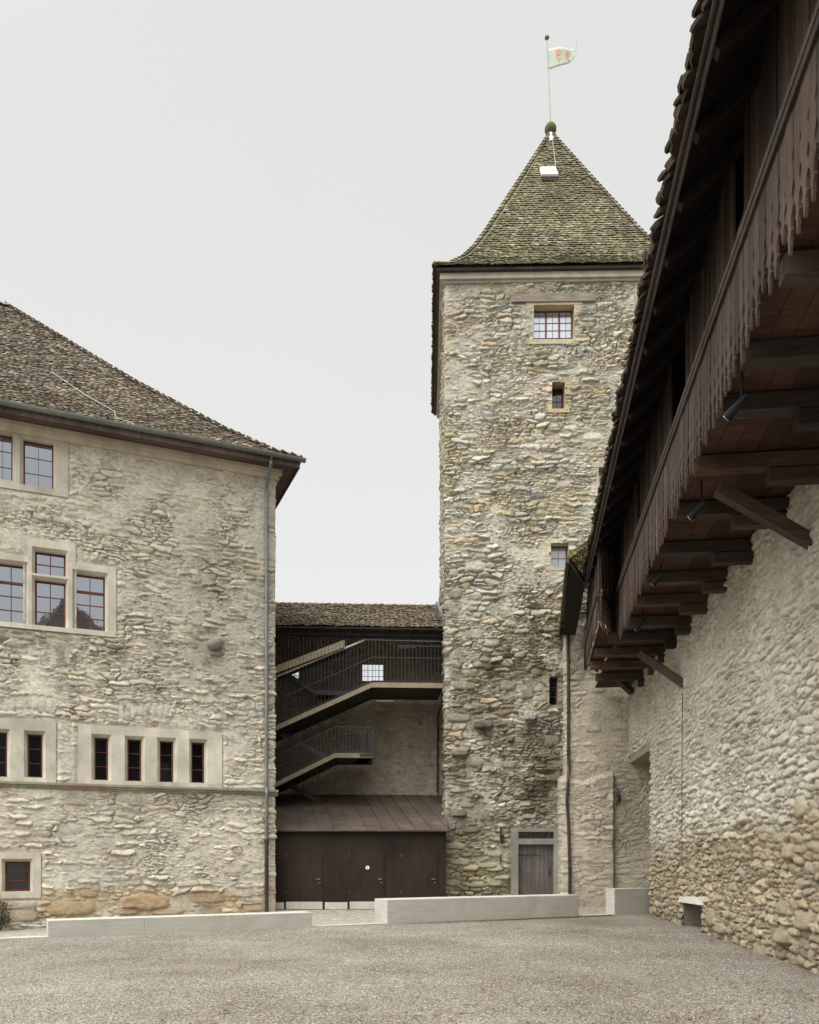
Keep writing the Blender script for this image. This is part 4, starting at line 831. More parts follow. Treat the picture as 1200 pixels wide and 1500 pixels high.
def rail(F, pts, hgt, n, step=0.135, r=0.008, top=None, name='railing', tops=None):
    mb = MB(); pu = []
    for a, b in zip(pts[:-1], pts[1:]):
        L_ = math.hypot(b[0] - a[0], 0); k = max(1, int(abs(L_) / step))
        for q in range(k):
            t = q / k; u = a[0] + (b[0] - a[0]) * t; z = a[1] + (b[1] - a[1]) * t; z1 = tops if tops is not None else z + hgt
            mb.beam(F.p(u, z, n), F.p(u, z1, n), r * 2, r * 2)
        for hh in ((hgt,) if tops is None else (0.95,)): mb.beam(F.p(a[0], a[1] + hh, n), F.p(b[0], b[1] + hh, n), 0.03, 0.03)
        mb.beam(F.p(a[0], a[1] + 0.06, n), F.p(b[0], b[1] + 0.06, n), 0.02, 0.02)
    return mb.build(name, M['railsteel'], st)
M['railsteel'] = mat('rail_steel', (0.055, 0.05, 0.05), rough=0.45, amt=0.15, bump=0.0, metal=0.4)
UM = 8.2
# upper front flight and landing
b1 = ph(FS, 545, 999.5); a1 = ext_left(FS, ph(FS, 408, 1061), b1, UM); c1 = (-0.02, b1[1])
flight(FS, a1, b1, c1, 2.4, 0.19, M['bronze'])
# lower front flight with its short landing
b2 = ph(FS, 491, 1103); a2 = ext_left(FS, ph(FS, 408, 1144), b2, UM); c2 = (ph(FS, 546, 1103)[0], b2[1])
flight(FS, a2, b2, c2, 2.4, 0.18, M['bronze'])
# top flight
b3 = ph(FS, 505, 937); a3 = ext_left(FS, ph(FS, 408, 974), b3, UM)
flight(FS, a3, b3, None, 1.1, 0.28, M['bronze'])
mb = MB(); q0 = ph(FS, 408, 988); q1 = ph(FS, 535, 935); mb.beam(FS.p(*ext_left(FS, q0, q1, UM), -0.2), FS.p(*q1, -0.2), 0.05, 0.07); mb.beam(FS.p(*q1, -0.2), FS.p(0.0, q1[1] - 0.03, -0.2), 0.03, 0.03); mb.build('handrail', M['steel'], st)
# back flights, falling to the right
FS2 = Frame(FS.p(0, 0, -1.5), -fx, nfx)
p0 = ext_left(FS2, ph(FS2, 422, 985), ph(FS2, 462, 1010), UM); p1 = ph(FS2, 462, 1010); p2 = ph(FS2, 516, 1012)
M['greysteel'] = mat('grey_steel', (0.10, 0.10, 0.095), rough=0.5, amt=0.15, bump=0.0, metal=0.3)
stringer(FS2, [p0, p1, p2], 0.2, -1.0, -0.95, M['greysteel']); stringer(FS2, [p0, p1, p2], 0.2, -0.05, 0.0, M['greysteel'])
mb = MB(); mb.box(FS2, p2[0], p1[0], p1[1] - 0.18, p1[1] - 0.03, -1.0, -0.05); mb.build('landing', M['blacksteel'], st)
p3 = ext_left(FS2, ph(FS2, 412, 1072), ph(FS2, 480, 1106), UM); p4 = ph(FS2, 480, 1106)
stringer(FS2, [p3, p4], 0.2, -0.05, 0.0, M['greysteel']); rail(FS2, [p3, p4], 1.0, 0.0)
p5 = ext_left(FS2, ph(FS2, 412, 1140), ph(FS2, 470, 1172), UM); p6 = ph(FS2, 470, 1172)
stringer(FS2, [p5, p6], 0.2, -0.05, 0.0, M['blacksteel']); rail(FS2, [p5, p6], 1.0, 0.0)
rail(FS2, [p0, p1, p2], 0.95, 0.02)
# full height bars of the front screen, lower railings
rail(FS, [a1, b1, (c1[0] + 0.04, c1[1])], 1.0, 0.0, tops=zE - 0.25, r=0.007)
rail(FS, [a2, b2, c2], 1.0, 0.0)
FE = Frame(FS.p(c2[0], 0, 0), bx_, fx); rail(FE, [(0.0, c2[1]), (2.2, c2[1])], 1.0, 0.0, step=0.1, r=0.012)
rail(FS, [(b2[0], b2[1]), c2], 1.0, -2.3)
mb = MB(); mb.box(FE, 0.0, 2.3, c2[1] - 0.16, c2[1] - 0.01, -0.5, 0.0); mb.build('landing_edge', M['blacksteel'], st)
mb = MB(); mb.box(FS, -0.02, b1[0] - 1.0, zE - 0.62, zE - 0.56, -0.12, -0.06); mb.build('upper_handrail', M['railsteel'], st)
for (x, y) in ((598, 938), (565, 1019)):
    u, z = FS.hit(x, y); mb = MB(); mb.box(FS, u - 0.35, u + 0.35, z - 0.03, z + 0.01, -1.2, -1.0); mb.build('strip_lamp', M['steel'], st)

# ================================================================== SHED IN FRONT OF THE STAIR
FQ = Frame((1.27, 28.25, 0), -fx, nfx)
sd2 = empty('utility_shed', FQ.p(3, 0, -2), 'low dark brown panelled shed with copper lean to roof and steel plinths', 'shed')
zQ = FQ.hit(530, 1219)[1]; uq = 6.6
mb = MB(); mb.box(FQ, 0.0, uq, 0.02, zQ, -0.10, 0.0)
mb.box(Frame(FQ.p(0, 0, 0), bx_, fx), 0.10, 5.5, 0.02, zQ, -0.10, 0.0); mb.build('wall', M['darkpanel'], sd2)
def qr(xa, xb, yt, yb): return FQ.rect(xa, xb, yt, yb)
for (xa, xb, yb) in ((419, 473, 1322), (512, 563, 1322), (588, 641, 1322)):
    r = qr(xa, xb, 1248, 1332); mb = MB(); mb.box(FQ, r[0], r[1], 0.03, r[3], 0.004, 0.022)
    dr = mb.build('door', M['darkpanel'], sd2)
    mb = MB(); mb.box(FQ, r[0] + 0.005, r[1] - 0.005, 0.025, 0.28, 0.0225, 0.034); mb.build('kick_plate', M['steel'], dr)
    mb = MB(); hu = r[0] + 0.1; mb.tube([FQ.p(hu, 1.05, 0.02), FQ.p(hu, 1.05, 0.07)], 0.015, 8); mb.tube([FQ.p(hu, 1.05, 0.07), FQ.p(hu + 0.11, 1.05, 0.07)], 0.011, 8); mb.build('handle', M['dullsteel'], dr)
    mb = MB(); mb.tube([FQ.p(hu, 0.93, 0.02), FQ.p(hu, 0.93, 0.035)], 0.022, 8); mb.build('lock', M['dullsteel'], dr)
    for zz in (r[3] - 0.18, 0.55):
        mb = MB(); mb.tube([FQ.p(r[1] + 0.004, zz, 0.02), FQ.p(r[1] + 0.004, zz + 0.12, 0.02)], 0.012, 6); mb.build('hinge', M['greysteel'], dr)
for x in (408, 491, 577, 650): u = FQ.hit(x, 1300)[0]; mb = MB(); mb.box(FQ, u - 0.005, u + 0.005, 0.03, zQ - 0.02, 0.0, 0.004); mb.build('panel_joint', M['dark'], sd2)
for xa_, xb_ in ((476, 509), (402, 416), (566, 585)):
    r = qr(xa_, xb_, 1310, 1330); mb = MB(); mb.box(FQ, r[0], r[1], 0.02, 0.26, 0.003, 0.016); mb.build('plinth', M['sand'], sd2)
u, z = FQ.hit(538.5, 1271); mb = MB()
mb.tube([FQ.p(u, z, 0.022), FQ.p(u, z, 0.032)], 0.065, 16); sg = mb.build('round_sign', M['white'], sd2)
mb = MB(); mb.tube([FQ.p(u, z + 0.028, 0.033), FQ.p(u, z + 0.028, 0.036)], 0.013, 8); mb.box(FQ, u - 0.013, u + 0.013, z - 0.035, z + 0.012, 0.033, 0.036); mb.build('person_pictogram', M['dark'], sg)
# lean-to roof with standing seams
zR = FB.hit(560, 1164)[1]; Le = 6.25
def qroof(u, t, h=0.0): return FQ.p(u, zQ + 0.05 + (zR - zQ - 0.05) * t + h, 0.14) + bx_ * (Le * t)
mb = MB(); mb.cc = (1, 1, 1)
mb.hexa([qroof(-0.05, 0, -.05), qroof(7.5, 0, -.05), qroof(7.5, 1, -.05), qroof(-0.05 - 1.15, 1, -.05), qroof(-0.05, 0), qroof(7.5, 0), qroof(7.5, 1), qroof(-0.05 - 1.15, 1)])
k = -1.2
while k < 7.4:
    t0 = 0.0 if k > -0.05 else (-0.05 - k) / 1.15
    mb.beam(qroof(k, t0, 0.02), qroof(k, 0.999, 0.02), 0.02, 0.045); k += 0.56
rq = mb.build('roof', M['copperroof'], sd2)
mb = MB(); mb.cc = (1, 1, 1); mb.tube([FQ.p(-0.08, zQ + 0.04, 0.17), FQ.p(7.5, zQ + 0.04, 0.17)], 0.05, 10); mb.build('gutter', M['copper'], sd2, smooth=False)

# ================================================================== FACING WALL beside the tower
FW = Frame((5.67, 29.62, 0), (1, 0, 0), (0, -1, 0))
fw = empty('courtyard_wall', FW.p(2, 0, 0), 'plastered rubble wall closing the court between tower and rampart', 'wall')
uPil = FW.hit(897, 1200)[0]
def reliefW(U, Z):
    a = sst(4.75, 4.55, Z + 0.15 * np.sin(U * 3)) * sst(uPil + 0.06, uPil - 0.03, U) * 0.2
    b_ = sst(4.85, 4.65, Z) * sst(uPil - 0.1, uPil + 0.05, U) * -0.12
    return a + 0.05
def toneW(U, Z, c):
    k = sst(3.4, 0.5, U) * 0; lo = sst(0.9, 0.0, Z) * 0.4
    c = lerp(c, c * np.array((0.72, 0.62, 0.48)), (lo * fbm(U * 2, Z * 3, 44, 3) * 1.4)[..., None])
    w = sst(0.45, 0.7, fbm(U * 0.7, Z * 0.5, 45, 4)) * 0.3
    c = lerp(c, c * np.array((0.8, 0.79, 0.78)), w[..., None])
    return c
PW = dict(cw=0.52, ch=0.2, seed=301, amp=0.042, mort=0.48, mvar=0.3, warp=0.18, bigfrac=0.5, pal=[(0.36, 0.325, 0.26), (0.43, 0.385, 0.305), (0.37, 0.33, 0.265), (0.45, 0.41, 0.335), (0.39, 0.33, 0.25), (0.35, 0.32, 0.26)], mcol=(0.44, 0.39, 0.305), tone=toneW, relief=reliefW, left=False,
          boulders=[(FW.hit(877, 1011)[0], FW.hit(877, 1011)[1], .3, .13, .06, (.3, .27, .2)), (FW.hit(912, 1065)[0], FW.hit(912, 1065)[1], .3, .14, .07, (.36, .32, .25)), (FW.hit(868, 1068)[0], FW.hit(868, 1068)[1], .3, .13, .07, (.37, .33, .26)), (FW.hit(900, 1022)[0], FW.hit(900, 1022)[1], .3, .13, .06, (.38, .34, .27))])
wall_mesh('wall', fw, [(5.67, 30.57), (5.67, 29.62), (10.6, 29.62)], np.concatenate([arng(0, 0.9, .05), 0.95 + arng(0, 4.95, 0.03)]), arng(-0.2, 10.4, 0.03), dict(PW, boulders=[(b[0] + .95,) + b[1:] for b in PW['boulders']], relief=lambda U, Z: reliefW(U - .95, Z), tone=lambda U, Z, c: toneW(U - .95, Z, c), left=orient([(5.67, 29.62), (10.6, 29.62)], (0, -1))))
mb = MB(); ud = 0.05
pts = [FW.p(0.03, 10.0, 0.12)] + [FW.p(ud, z, 0.12) for z in (8, 6.4, 5.4)] + [FW.p(ud + 0.02, 5.0, 0.16), FW.p(ud - 0.06, 4.5, 0.34), FW.p(ud - 0.10, 3.8, 0.34), FW.p(ud - 0.04, 3.0, 0.34), FW.p(ud, 1.3, 0.36), FW.p(ud, 0.0, 0.36)]
mb.tube(pts, 0.05, 10)
for z in (8.8, 7.0, 5.6): mb.tube([FW.p(ud, z, 0.12), FW.p(ud, z + 0.05, 0.12)], 0.065, 10)
mb.tube([FW.p(ud, 1.35, 0.36), FW.p(ud, 1.42, 0.36)], 0.068, 10); mb.build('downpipe', M['copper'], fw)

# ================================================================== RIGHT RAMPART WALL
A_ = Vector((7.57, 25.6, 0)); B_ = Vector((6.3, 12.6, 0)); dr_ = (B_ - A_).normalized()
far = A_ - dr_ * 4.0; near = B_ + dr_ * 11
nR = Vector((dr_.y, -dr_.x, 0));
if nR.x > 0: nR = -nR
FR = Frame(far, dr_, nR)
rw = empty('rampart_wall', A_, 'long rubble rampart wall on the right, whiter above and ochre stone below', 'wall')
uA = 4.0; zA = 5.42
ni = FR.rect(1004, 1031, 1324, 1362); pu_ = FR.rect(1100, 1107, 1240, 1262)
holesR = [(0.0, uA, -0.5, zA), (ni[0], ni[1], -0.5, ni[3])]
uv, zv = FR.hit(1200, 1160)
def toneR(U, Z, c):
    lim = 2.45 + 0.4 * (fbm(U * 0.5, Z * 0.1, 62, 3) - 0.5) * 2 + 0.55 * sst(14, 18, U) - 0.25 * sst(8.5, 6.5, U)
    k = sst(lim + 0.4, lim - 0.4, Z + 1.1 * (fbm(U * 1.6, Z * 2.4, 63, 4) - 0.5))
    up = lerp(c, np.ones_like(c) * np.array((0.53, 0.495, 0.42)), 0.25)
    lowc = c * np.array((0.70, 0.635, 0.535))
    c = lerp(up, lowc, k[..., None])
    dmp = sst(0.6, 0.0, Z) * 0.35; c = c * (1 - dmp * (0.5 + 0.5 * fbm(U * 1.5, Z, 64, 3)))[..., None]
    return c
PR = dict(smooth=False, cw=0.44, ch=0.155, p=5.0, tilt=0.85, seed=401, amp=0.078, fine=0.6, groove=0.06, gr0=0.3, mortz=lambda U, Z: 0.24 - 0.24 * sst(3.0, 1.8, Z) + 0.16 * sst(4.5, 7.0, Z), mvar=0.34, warp=0.08, bigfrac=0.60, ew=0.11, joint_dark=0.85, pal=[(0.44, 0.41, 0.335), (0.49, 0.46, 0.385), (0.40, 0.37, 0.305), (0.52, 0.49, 0.42), (0.42, 0.36, 0.27), (0.37, 0.345, 0.29), (0.50, 0.46, 0.38)], mcol=(0.44, 0.41, 0.345), tone=toneR,
          boulders=[(FR.hit(x, y)[0], FR.hit(x, y)[1], ru, rz, hh, c) for (x, y, ru, rz, hh, c) in ((1152, 1372, .35, .14, .16, (.36, .32, .24)), (1178, 1180, .28, .2, .1, (.46, .41, .3)), (1160, 1248, .25, .14, .12, (.4, .36, .27)), (1183, 1350, .3, .16, .14, (.36, .33, .25)), (1060, 1360, .3, .12, .14, (.4, .36, .28)), (1120, 1395, .3, .13, .16, (.36, .32, .25)), (1045, 1345, .3, .2, .12, (.34, .31, .24)), (1150, 1330, .3, .13, .1, (.38, .34, .26)))])
PR['relief'] = lambda U, Z: -0.32 * sst(0.03, -0.02, np.maximum(np.abs(U - (pu_[0] + pu_[1]) / 2) - (pu_[1] - pu_[0]) / 2, np.abs(Z - (pu_[2] + pu_[3]) / 2) - (pu_[3] - pu_[2]) / 2))
PR['left'] = orient([far[:2], near[:2]], nR)
usR = np.concatenate([arng(0, 17.6, 0.027), arng(17.7, 28, 0.08)])
wall_mesh('wall', rw, [far[:2], near[:2]], usR, np.concatenate([arng(-0.3, 7.7, 0.022), arng(7.8, 10.0, 0.2)]), PR, holes=holesR)
# jamb of the recess and its lintel slab
PJ = dict(PR, seed=431, amp=0.05); PJ.pop('boulders'); PJ.pop('relief'); PJ['tone'] = lambda U, Z, c: toneR(U * 0 + 4, Z, c)
jp = [(A_ - nR * 1.8)[:2], A_[:2]]; PJ['left'] = orient(jp, -dr_)
wall_mesh('jamb', rw, jp, arng(0, 1.8, 0.05), arng(-0.2, zA, 0.05), PJ)
PK = dict(PJ, seed=441); kp = [(far - nR * 1.8)[:2], (A_ - nR * 1.8)[:2]]; PK['left'] = orient(kp, nR)
wall_mesh('recess_back', rw, kp, arng(0, 4.0, 0.06), arng(-0.2, zA, 0.06), PK)
mb = MB(); mb.cc = (0.30, 0.25, 0.19); mb.box(FR, 0.0, uA, zA - 0.24, zA - 0.0, -1.8, 0.02)
mb.build('lintel', M['stone'], rw)
mb = MB(); mb.cc = (0.48, 0.46, 0.40)
q = ni; mb.hexa([FR.p(q[0] - .35, q[3] - .02, -.3), FR.p(q[1] + .35, q[3] + .03, -.3), FR.p(q[1] + .35, q[3] + .03, .13), FR.p(q[0] - .35, q[3] - .02, .11), FR.p(q[0] - .28, q[3] + .16, -.3), FR.p(q[1] + .2, q[3] + .26, -.3), FR.p(q[1] + .22, q[3] + .22, .06), FR.p(q[0] - .3, q[3] + .13, .07)])
mb.build('drain_lintel', M['stone'], rw)
mb = MB(); mb.cc = (0.13, 0.115, 0.09); mb.box(FR, q[0] - .1, q[1] + .1, -.2, q[3] + .05, -1.0, -0.9)
mb.box(FR, q[0] - .12, q[0], -.2, q[3], -1.0, 0.03); mb.box(FR, q[1], q[1] + .12, -.2, q[3], -1.0, 0.03)
mb.build('drain_recess', M['stone'], rw)
mb = MB(); u_, z_ = FR.hit(1005, 1012); mb.tube([FR.p(u_, z_, 0.09), FR.p(u_, 4.0, 0.1), FR.p(u_, 1.6, 0.1)], 0.009, 5); mb.build('cable', M['rust'], rw)

# ================================================================== TIMBER GALLERY
t_g = Vector((0.139, 1, 0)).normalized(); n_g = Vector((-t_g.y, t_g.x, 0)); cg = 2.58
FG = Frame((cg, 0, 0), t_g, n_g)
def dg(d): return d / t_g.y
ga = empty('timber_gallery', FG.p(dg(15), 7.4, -1), 'dark weathered timber wall gallery with carved hanging skirt boards overhanging the court', 'gallery')
P1 = Vector((5.79, 23.1, 0)); P2 = Vector((4.93, 21.3, 0)); P3 = Vector((5.66, 26.0, 0))
def seg_frame(a, b):
    u = (b - a).normalized(); n = Vector((-u.y, u.x, 0)); return Frame(a, u, n), (b - a).length
G1, L1 = Frame(FG.p(dg(2.0), 0, 0), t_g, n_g), dg(23.1) - dg(2.0)
J, LJ = seg_frame(P1, P2); J = Frame(P1, (P2 - P1), Vector((0.909, -0.416, 0)));
G3, L3 = seg_frame(P2, P3); G3b, L3b = seg_frame(P3, Vector((6.42, 29.7, 0)))
BR = [(0.040, 0.027, 0.021), (0.048, 0.033, 0.025), (0.029, 0.021, 0.018), (0.062, 0.042, 0.031)]
zsk, zrl, zbt, zrB = 7.55, 8.93, 10.62, 8.70
def boards(F, L, z0, z1, n, w=0.20, skip=(), cols=BR, name='board_wall'):
    mb = MB(); u = 0.0
    while u < L:
        ww = min(w * (0.85 + 0.3 * R.random()), L - u)
        if ww < 0.02: break
        c = cols[int(R.random() * len(cols))]; v = 0.8 + 0.4 * R.random(); mb.cc = tuple(x * v for x in c); o = n + R.random() * 0.018
        segs = [(z0, z1)]
        for (a, b, c0, c1) in skip:
            if a < u + ww / 2 < b: segs = [(z0, c0), (c1, z1)]
        for (s0, s1) in segs: mb.box(F, u + 0.004, u + ww - 0.004, s0, s1, o - 0.03, o)
        u += ww
    return mb.build(name, M['wood'], ga)
SK = [(0.068, 0.047, 0.035), (0.056, 0.039, 0.030), (0.08, 0.055, 0.041), (0.045, 0.033, 0.026), (0.07, 0.048, 0.036), (0.15, 0.095, 0.062)]
def skirt(F, L, z0, z1, n, w=0.21, gain=1.0):
    """hanging boards whose notched edges meet in pierced shapes and end in carved tips"""
    mb = MB(); u = 0.0; H = z1 - z0
    base = [(0.0, 1.0), (0.0, .64), (.08, .61), (.13, .58), (.05, .55), (0.0, .53), (0.0, .43), (.12, .40), (.20, .36), (.10, .32), (0.0, .30), (0.0, .27), (.24, .23), (.30, .17), (.16, .14), (.32, .11), (.36, .05), (.45, .0)]
    while u < L - 0.02:
        ww = min(w * (0.9 + 0.2 * R.random()), L - u); r = R.random(); c = SK[-1] if r > 0.985 else SK[int(R.random() * (len(SK) - 1))]
        v = (0.8 + 0.4 * R.random()) * gain; mb.cc = tuple(x * v for x in c); o = n + R.random() * 0.012; zz = z0 + (R.random() - 0.5) * 0.14 + (0.16 if R.random() > 0.88 else 0)
        H_ = z1 - zz
        lp = [(u + 0.003 + a * ww, zz + b * H_) for a, b in base]; rp = [(u + ww - 0.003 - a * ww, zz + b * H_) for a, b in base]
        n_ = len(lp); vsx = [F.p(a, b, o) for a, b in lp] + [F.p(a, b, o) for a, b in rp] + [F.p(a, b, o - 0.028) for a, b in lp] + [F.p(a, b, o - 0.028) for a, b in rp]
        fs = []
        for k in range(n_ - 1):
            fs += [(k, k + 1, n_ + k + 1, n_ + k), (2 * n_ + k, 2 * n_ + k + 1, 3 * n_ + k + 1, 3 * n_ + k), (k, k + 1, 2 * n_ + k + 1, 2 * n_ + k), (n_ + k, n_ + k + 1, 3 * n_ + k + 1, 3 * n_ + k)]
        fs.append((n_ - 1, 2 * n_ - 1, 4 * n_ - 1, 3 * n_ - 1))
        mb.add(vsx, fs); u += ww
    return mb.build('skirt_boards', M['wood'], ga)
skips = [(dg(13.0) - dg(2), dg(14.2) - dg(2), 9.25, 10.5), (dg(9.5) - dg(2), dg(10.0) - dg(2), 9.3, 10.5), (dg(18) - dg(2), dg(18.4) - dg(2), 9.3, 10.3)]
boards(G1, L1, 8.9, zbt, 0.0, skip=skips); boards(J, LJ, 8.6, zbt - 0.3, 0.0, cols=[(0.26, 0.20, 0.16), (0.3, 0.23, 0.18)]); boards(G3, L3, 8.6, zbt - 0.3, 0.0); boards(G3b, L3b, 8.6, zbt - 0.3, 0.0)  # inner bay face coloured paler to make up for missing light
skirt(G1, L1, zsk, zrl, 0.045); skirt(J, LJ, 7.80, zrB, 0.045, gain=3.4); skirt(G3, L3, 7.86, zrB, 0.045)  # gain brightens the inner bay skirt's colour in place of light
mb = MB(); mb.cc = BR[0]; mb.beam(P2 + V(0.03, 0.02, 7.95), P2 + V(0.03, 0.02, 10.2), 0.07, 0.07); mb.build('corner_post', M['wood'], ga)
for q in skips: mb = MB(); mb.cc = (0.03, 0.025, 0.022); mb.box(G1, q[0] - 0.5, q[1] + 0.5, 9.0, 10.6, -0.62, -0.6); mb.build('dark_backing', M['wood'], ga)  # dark sheets behind the openings stand in for the unlit interior
for F, L, zr_ in ((G1, L1, zrl), (J, LJ, zrB), (G3, L3, zrB), (G3b, L3b, zrB)):
    mb = MB(); mb.cc = (0.075, 0.056, 0.047); mb.box(F, -0.02, L + 0.02, zr_ - 0.03, zr_ + 0.05, 0.03, 0.10); mb.cc = (0.05, 0.038, 0.033); mb.box(F, -0.01, L + 0.01, zr_ - 0.13, zr_ - 0.032, 0.0, 0.088)
    mb.build('rail', M['wood'], ga)
# inner dark lining so the openings read as an interior: back wall boards, floor
mb = MB(); v = 0
def floor_boards():
    mb = MB(); o = 0.0
    while o < 2.5:
        w = 0.24 + R.random() * 0.1; c = ((0.062, 0.032, 0.023), (0.056, 0.030, 0.022), (0.068, 0.034, 0.024), (0.050, 0.028, 0.021))[int(R.random() * 4)]
        u = dg(2.0) - R.random() * 3
        while u < dg(29.4):
            l_ = 3 + R.random() * 3; v = 0.75 + 0.5 * R.random(); mb.cc = tuple(x * v for x in c)
            uu0 = max(u, dg(2.0)); uu1 = min(u + l_, dg(29.4)); mb.box(FG, uu0, uu1 - 0.01, 7.88, 7.93, -o - w + 0.008, -o); u += l_
        o += w
    # strip under the projecting bay
    for k in range(3): mb.cc = (0.05, 0.025, 0.018); mb.hexa([P2 + V(.02, 0, 7.88), P1 + V(0, 0, 7.88), V(6.2, 27, 7.88), P3 + V(.02, 0, 7.88), P2 + V(.02, 0, 7.93), P1 + V(0, 0, 7.93), V(6.2, 27, 7.93), P3 + V(.02, 0, 7.93)]) if k == 0 else None
    return mb.build('floor_boards', M['beamwood'], ga)
floor_boards()
def wall_u_to_g(d): return (cg + 0.139 * d)
beams = [5.1, 6.7, 8.3, 9.8, 10.9, 12.5, 14.1, 15.9, 17.6, 19.1, 20.7, 22.2, 23.7, 25.3, 26.9]
for i, d in enumerate(beams):
    mb = MB(); c = ((0.07, 0.05, 0.038), (0.085, 0.052, 0.036), (0.06, 0.045, 0.035), (0.045, 0.036, 0.032))[i % 4 if i != 4 else 3]
    jj = (R.random() - 0.5) * 0.06; left_n = -0.04 if d < 21.6 else (0.35 if d < 23 else (0.42 if d < 26 else 0.35))
    if d > 21.6: left_n = {22.2: 0.28, 23.7: 0.5, 25.3: 0.5, 26.9: 0.2}[d]
    z0 = 7.60 + jj; v = 0.85 + 0.3 * R.random(); mb.cc = tuple(x * v for x in c)
    a0 = FG.p(dg(d), z0 + 0.13, left_n); b0 = FG.p(dg(d) + 0.05, z0 + 0.13, -2.6); mb.beam(a0, b0, 0.19 + 0.05 * R.random(), 0.22)
    be = mb.build('floor_beam', M['beamwood'], ga)
    mb = MB(); v = 0.8 + 0.4 * R.random(); mb.cc = tuple(x * v for x in c); n1 = -0.95 - R.random() * 0.35
    a0 = FG.p(dg(d) + 0.02, z0 - 0.14, n1); b0 = FG.p(dg(d) + 0.05, z0 - 0.14, -2.6); mb.beam(a0 + V(0, 0, 0.04), b0 + V(0, 0, 0.04), 0.2 + 0.05 * R.random(), 0.19)
    mb.build('corbel_beam', M['beamwood'], ga)
def brace(foot, top, w=0.16, h=0.2, c=(0.07, 0.048, 0.038)):
    mb = MB(); mb.cc = c; mb.beam(foot, top, w, h); return mb.build('brace', M['beamwood'], ga)
def rayat(px, py, d): return Vector(((px - CXP) / FPX * d, d, EYE + (HOR - py) / FPX * d))
ft = FR.hit(1189, 800); brace(FR.p(ft[0], ft[1], -0.1), rayat(1052, 716, 12.75), c=(0.085, 0.06, 0.047))
ft = FR.hit(1004, 1008); brace(FR.p(ft[0], ft[1], -0.1), rayat(938, 958, 22.3), w=0.15, h=0.2)
brace(rayat(925, 1013, 28.4), rayat(880, 973, 26.6), w=0.18, h=0.2)
# roof over the gallery
ce = 1.86; FE_ = Frame((ce, 0, 0), t_g, n_g)
profG = [(0, 0), (3.9, 3.55)]
GT = [(0.10, 0.08, 0.065), (0.13, 0.10, 0.08), (0.08, 0.065, 0.055), (0.11, 0.10, 0.07)]
mb = MB()
A0 = Frame((1.78, 0, 0), t_g, n_g).p(dg(2.0), 9.93, 0)
tile_face(mb, A0, t_g, -n_g, dg(24.4) - dg(2.0), profG, False, False, tw=0.19, ex=0.17, cols=GT, rough=0.035, th=0.035, jag=0.05)
tile_face(mb, A0 + V(0.012, 0, -0.035), t_g, -n_g, dg(24.4) - dg(2.0), [(0, 0), (0.34, 0.31)], False, False, tw=0.19, ex=0.17, cols=GT, rough=0.03, th=0.035, jag=0.04)
mb.cc = (0.05, 0.04, 0.035)
B0 = A0 + t_g * (dg(24.4) - dg(2.0)); hi = -n_g * 3.9 + V(0, 0, 3.55)
mb.quad(A0 + V(0.05, 0, 0.0), B0 + V(0.05, 0, 0.0), B0 + hi, A0 + hi); mb.quad(A0 + hi, B0 + t_g * 5 + hi, B0 + t_g * 5 + hi - n_g * 3 + V(0, 0, -2.5), A0 + hi - n_g * 3 + V(0, 0, -2.5))
rfG = mb.build('roof', M['darktile'], ga)
# near hip and side of the projecting bay roof
E2 = Vector((4.31, 22.2, 9.9)); E1 = Vector((5.2, 24.1, 9.9)); E3 = Vector((5.16, 27.6, 9.9)); Q = Vector((6.3, 29.2, 12.95))
E3b = Vector((5.5, 29.9, 9.9))
def tri_tiles(mb, a, b, apex, cols, ex=0.13, tw=0.17):
    a, b, apex = Vector(a), Vector(b), Vector(apex); sdir = (b - a).normalized(); nn = (b - a).cross(apex - a).normalized()
    if nn.z < 0: nn = -nn
    up = nn.cross(sdir); up = up if up.z > 0 else -up; H = (apex - a).dot(up); sa = (apex - a).dot(sdir); L = (b - a).length; k = 0
    while k * ex < H:
        f = k * ex / H; s0 = sa * f; s1 = L + (sa - L) * f; s = s0 - R.random() * tw
        while s < s1:
            x0, x1 = max(s, s0), min(s + tw - 0.006, s1); s += tw
            if x1 - x0 < 0.02: continue
            v = 0.75 + 0.5 * R.random(); c = cols[int(R.random() * len(cols))]; mb.cc = tuple(x * v for x in c); e1 = 0.05 + R.random() * 0.03; d0 = -R.random() * 0.03
            def q(x, t, h): return a + sdir * x + up * (k * ex + t) + nn * h
            mb.add([q(x0, ex * 1.2, 0.01), q(x1, ex * 1.2, 0.01), q(x1, d0, e1), q(x0, d0, e1), q(x1, d0, e1 - .03), q(x0, d0, e1 - .03)], [(0, 3, 2, 1), (3, 5, 4, 2), (0, 5, 3), (1, 2, 4)])
        k += 1
    mb.cc = (0.06, 0.05, 0.04); mb.add([a, b, apex], [(0, 1, 2)])
mb = MB(); MS = [(0.24, 0.22, 0.09), (0.20, 0.18, 0.08), (0.28, 0.25, 0.13), (0.17, 0.14, 0.09), (0.32, 0.29, 0.17)]
tri_tiles(mb, E2, E1, Q, MS); tri_tiles(mb, E2, E3b, Q, MS)
mb.build('bay_roof', M['mosstile'], ga)
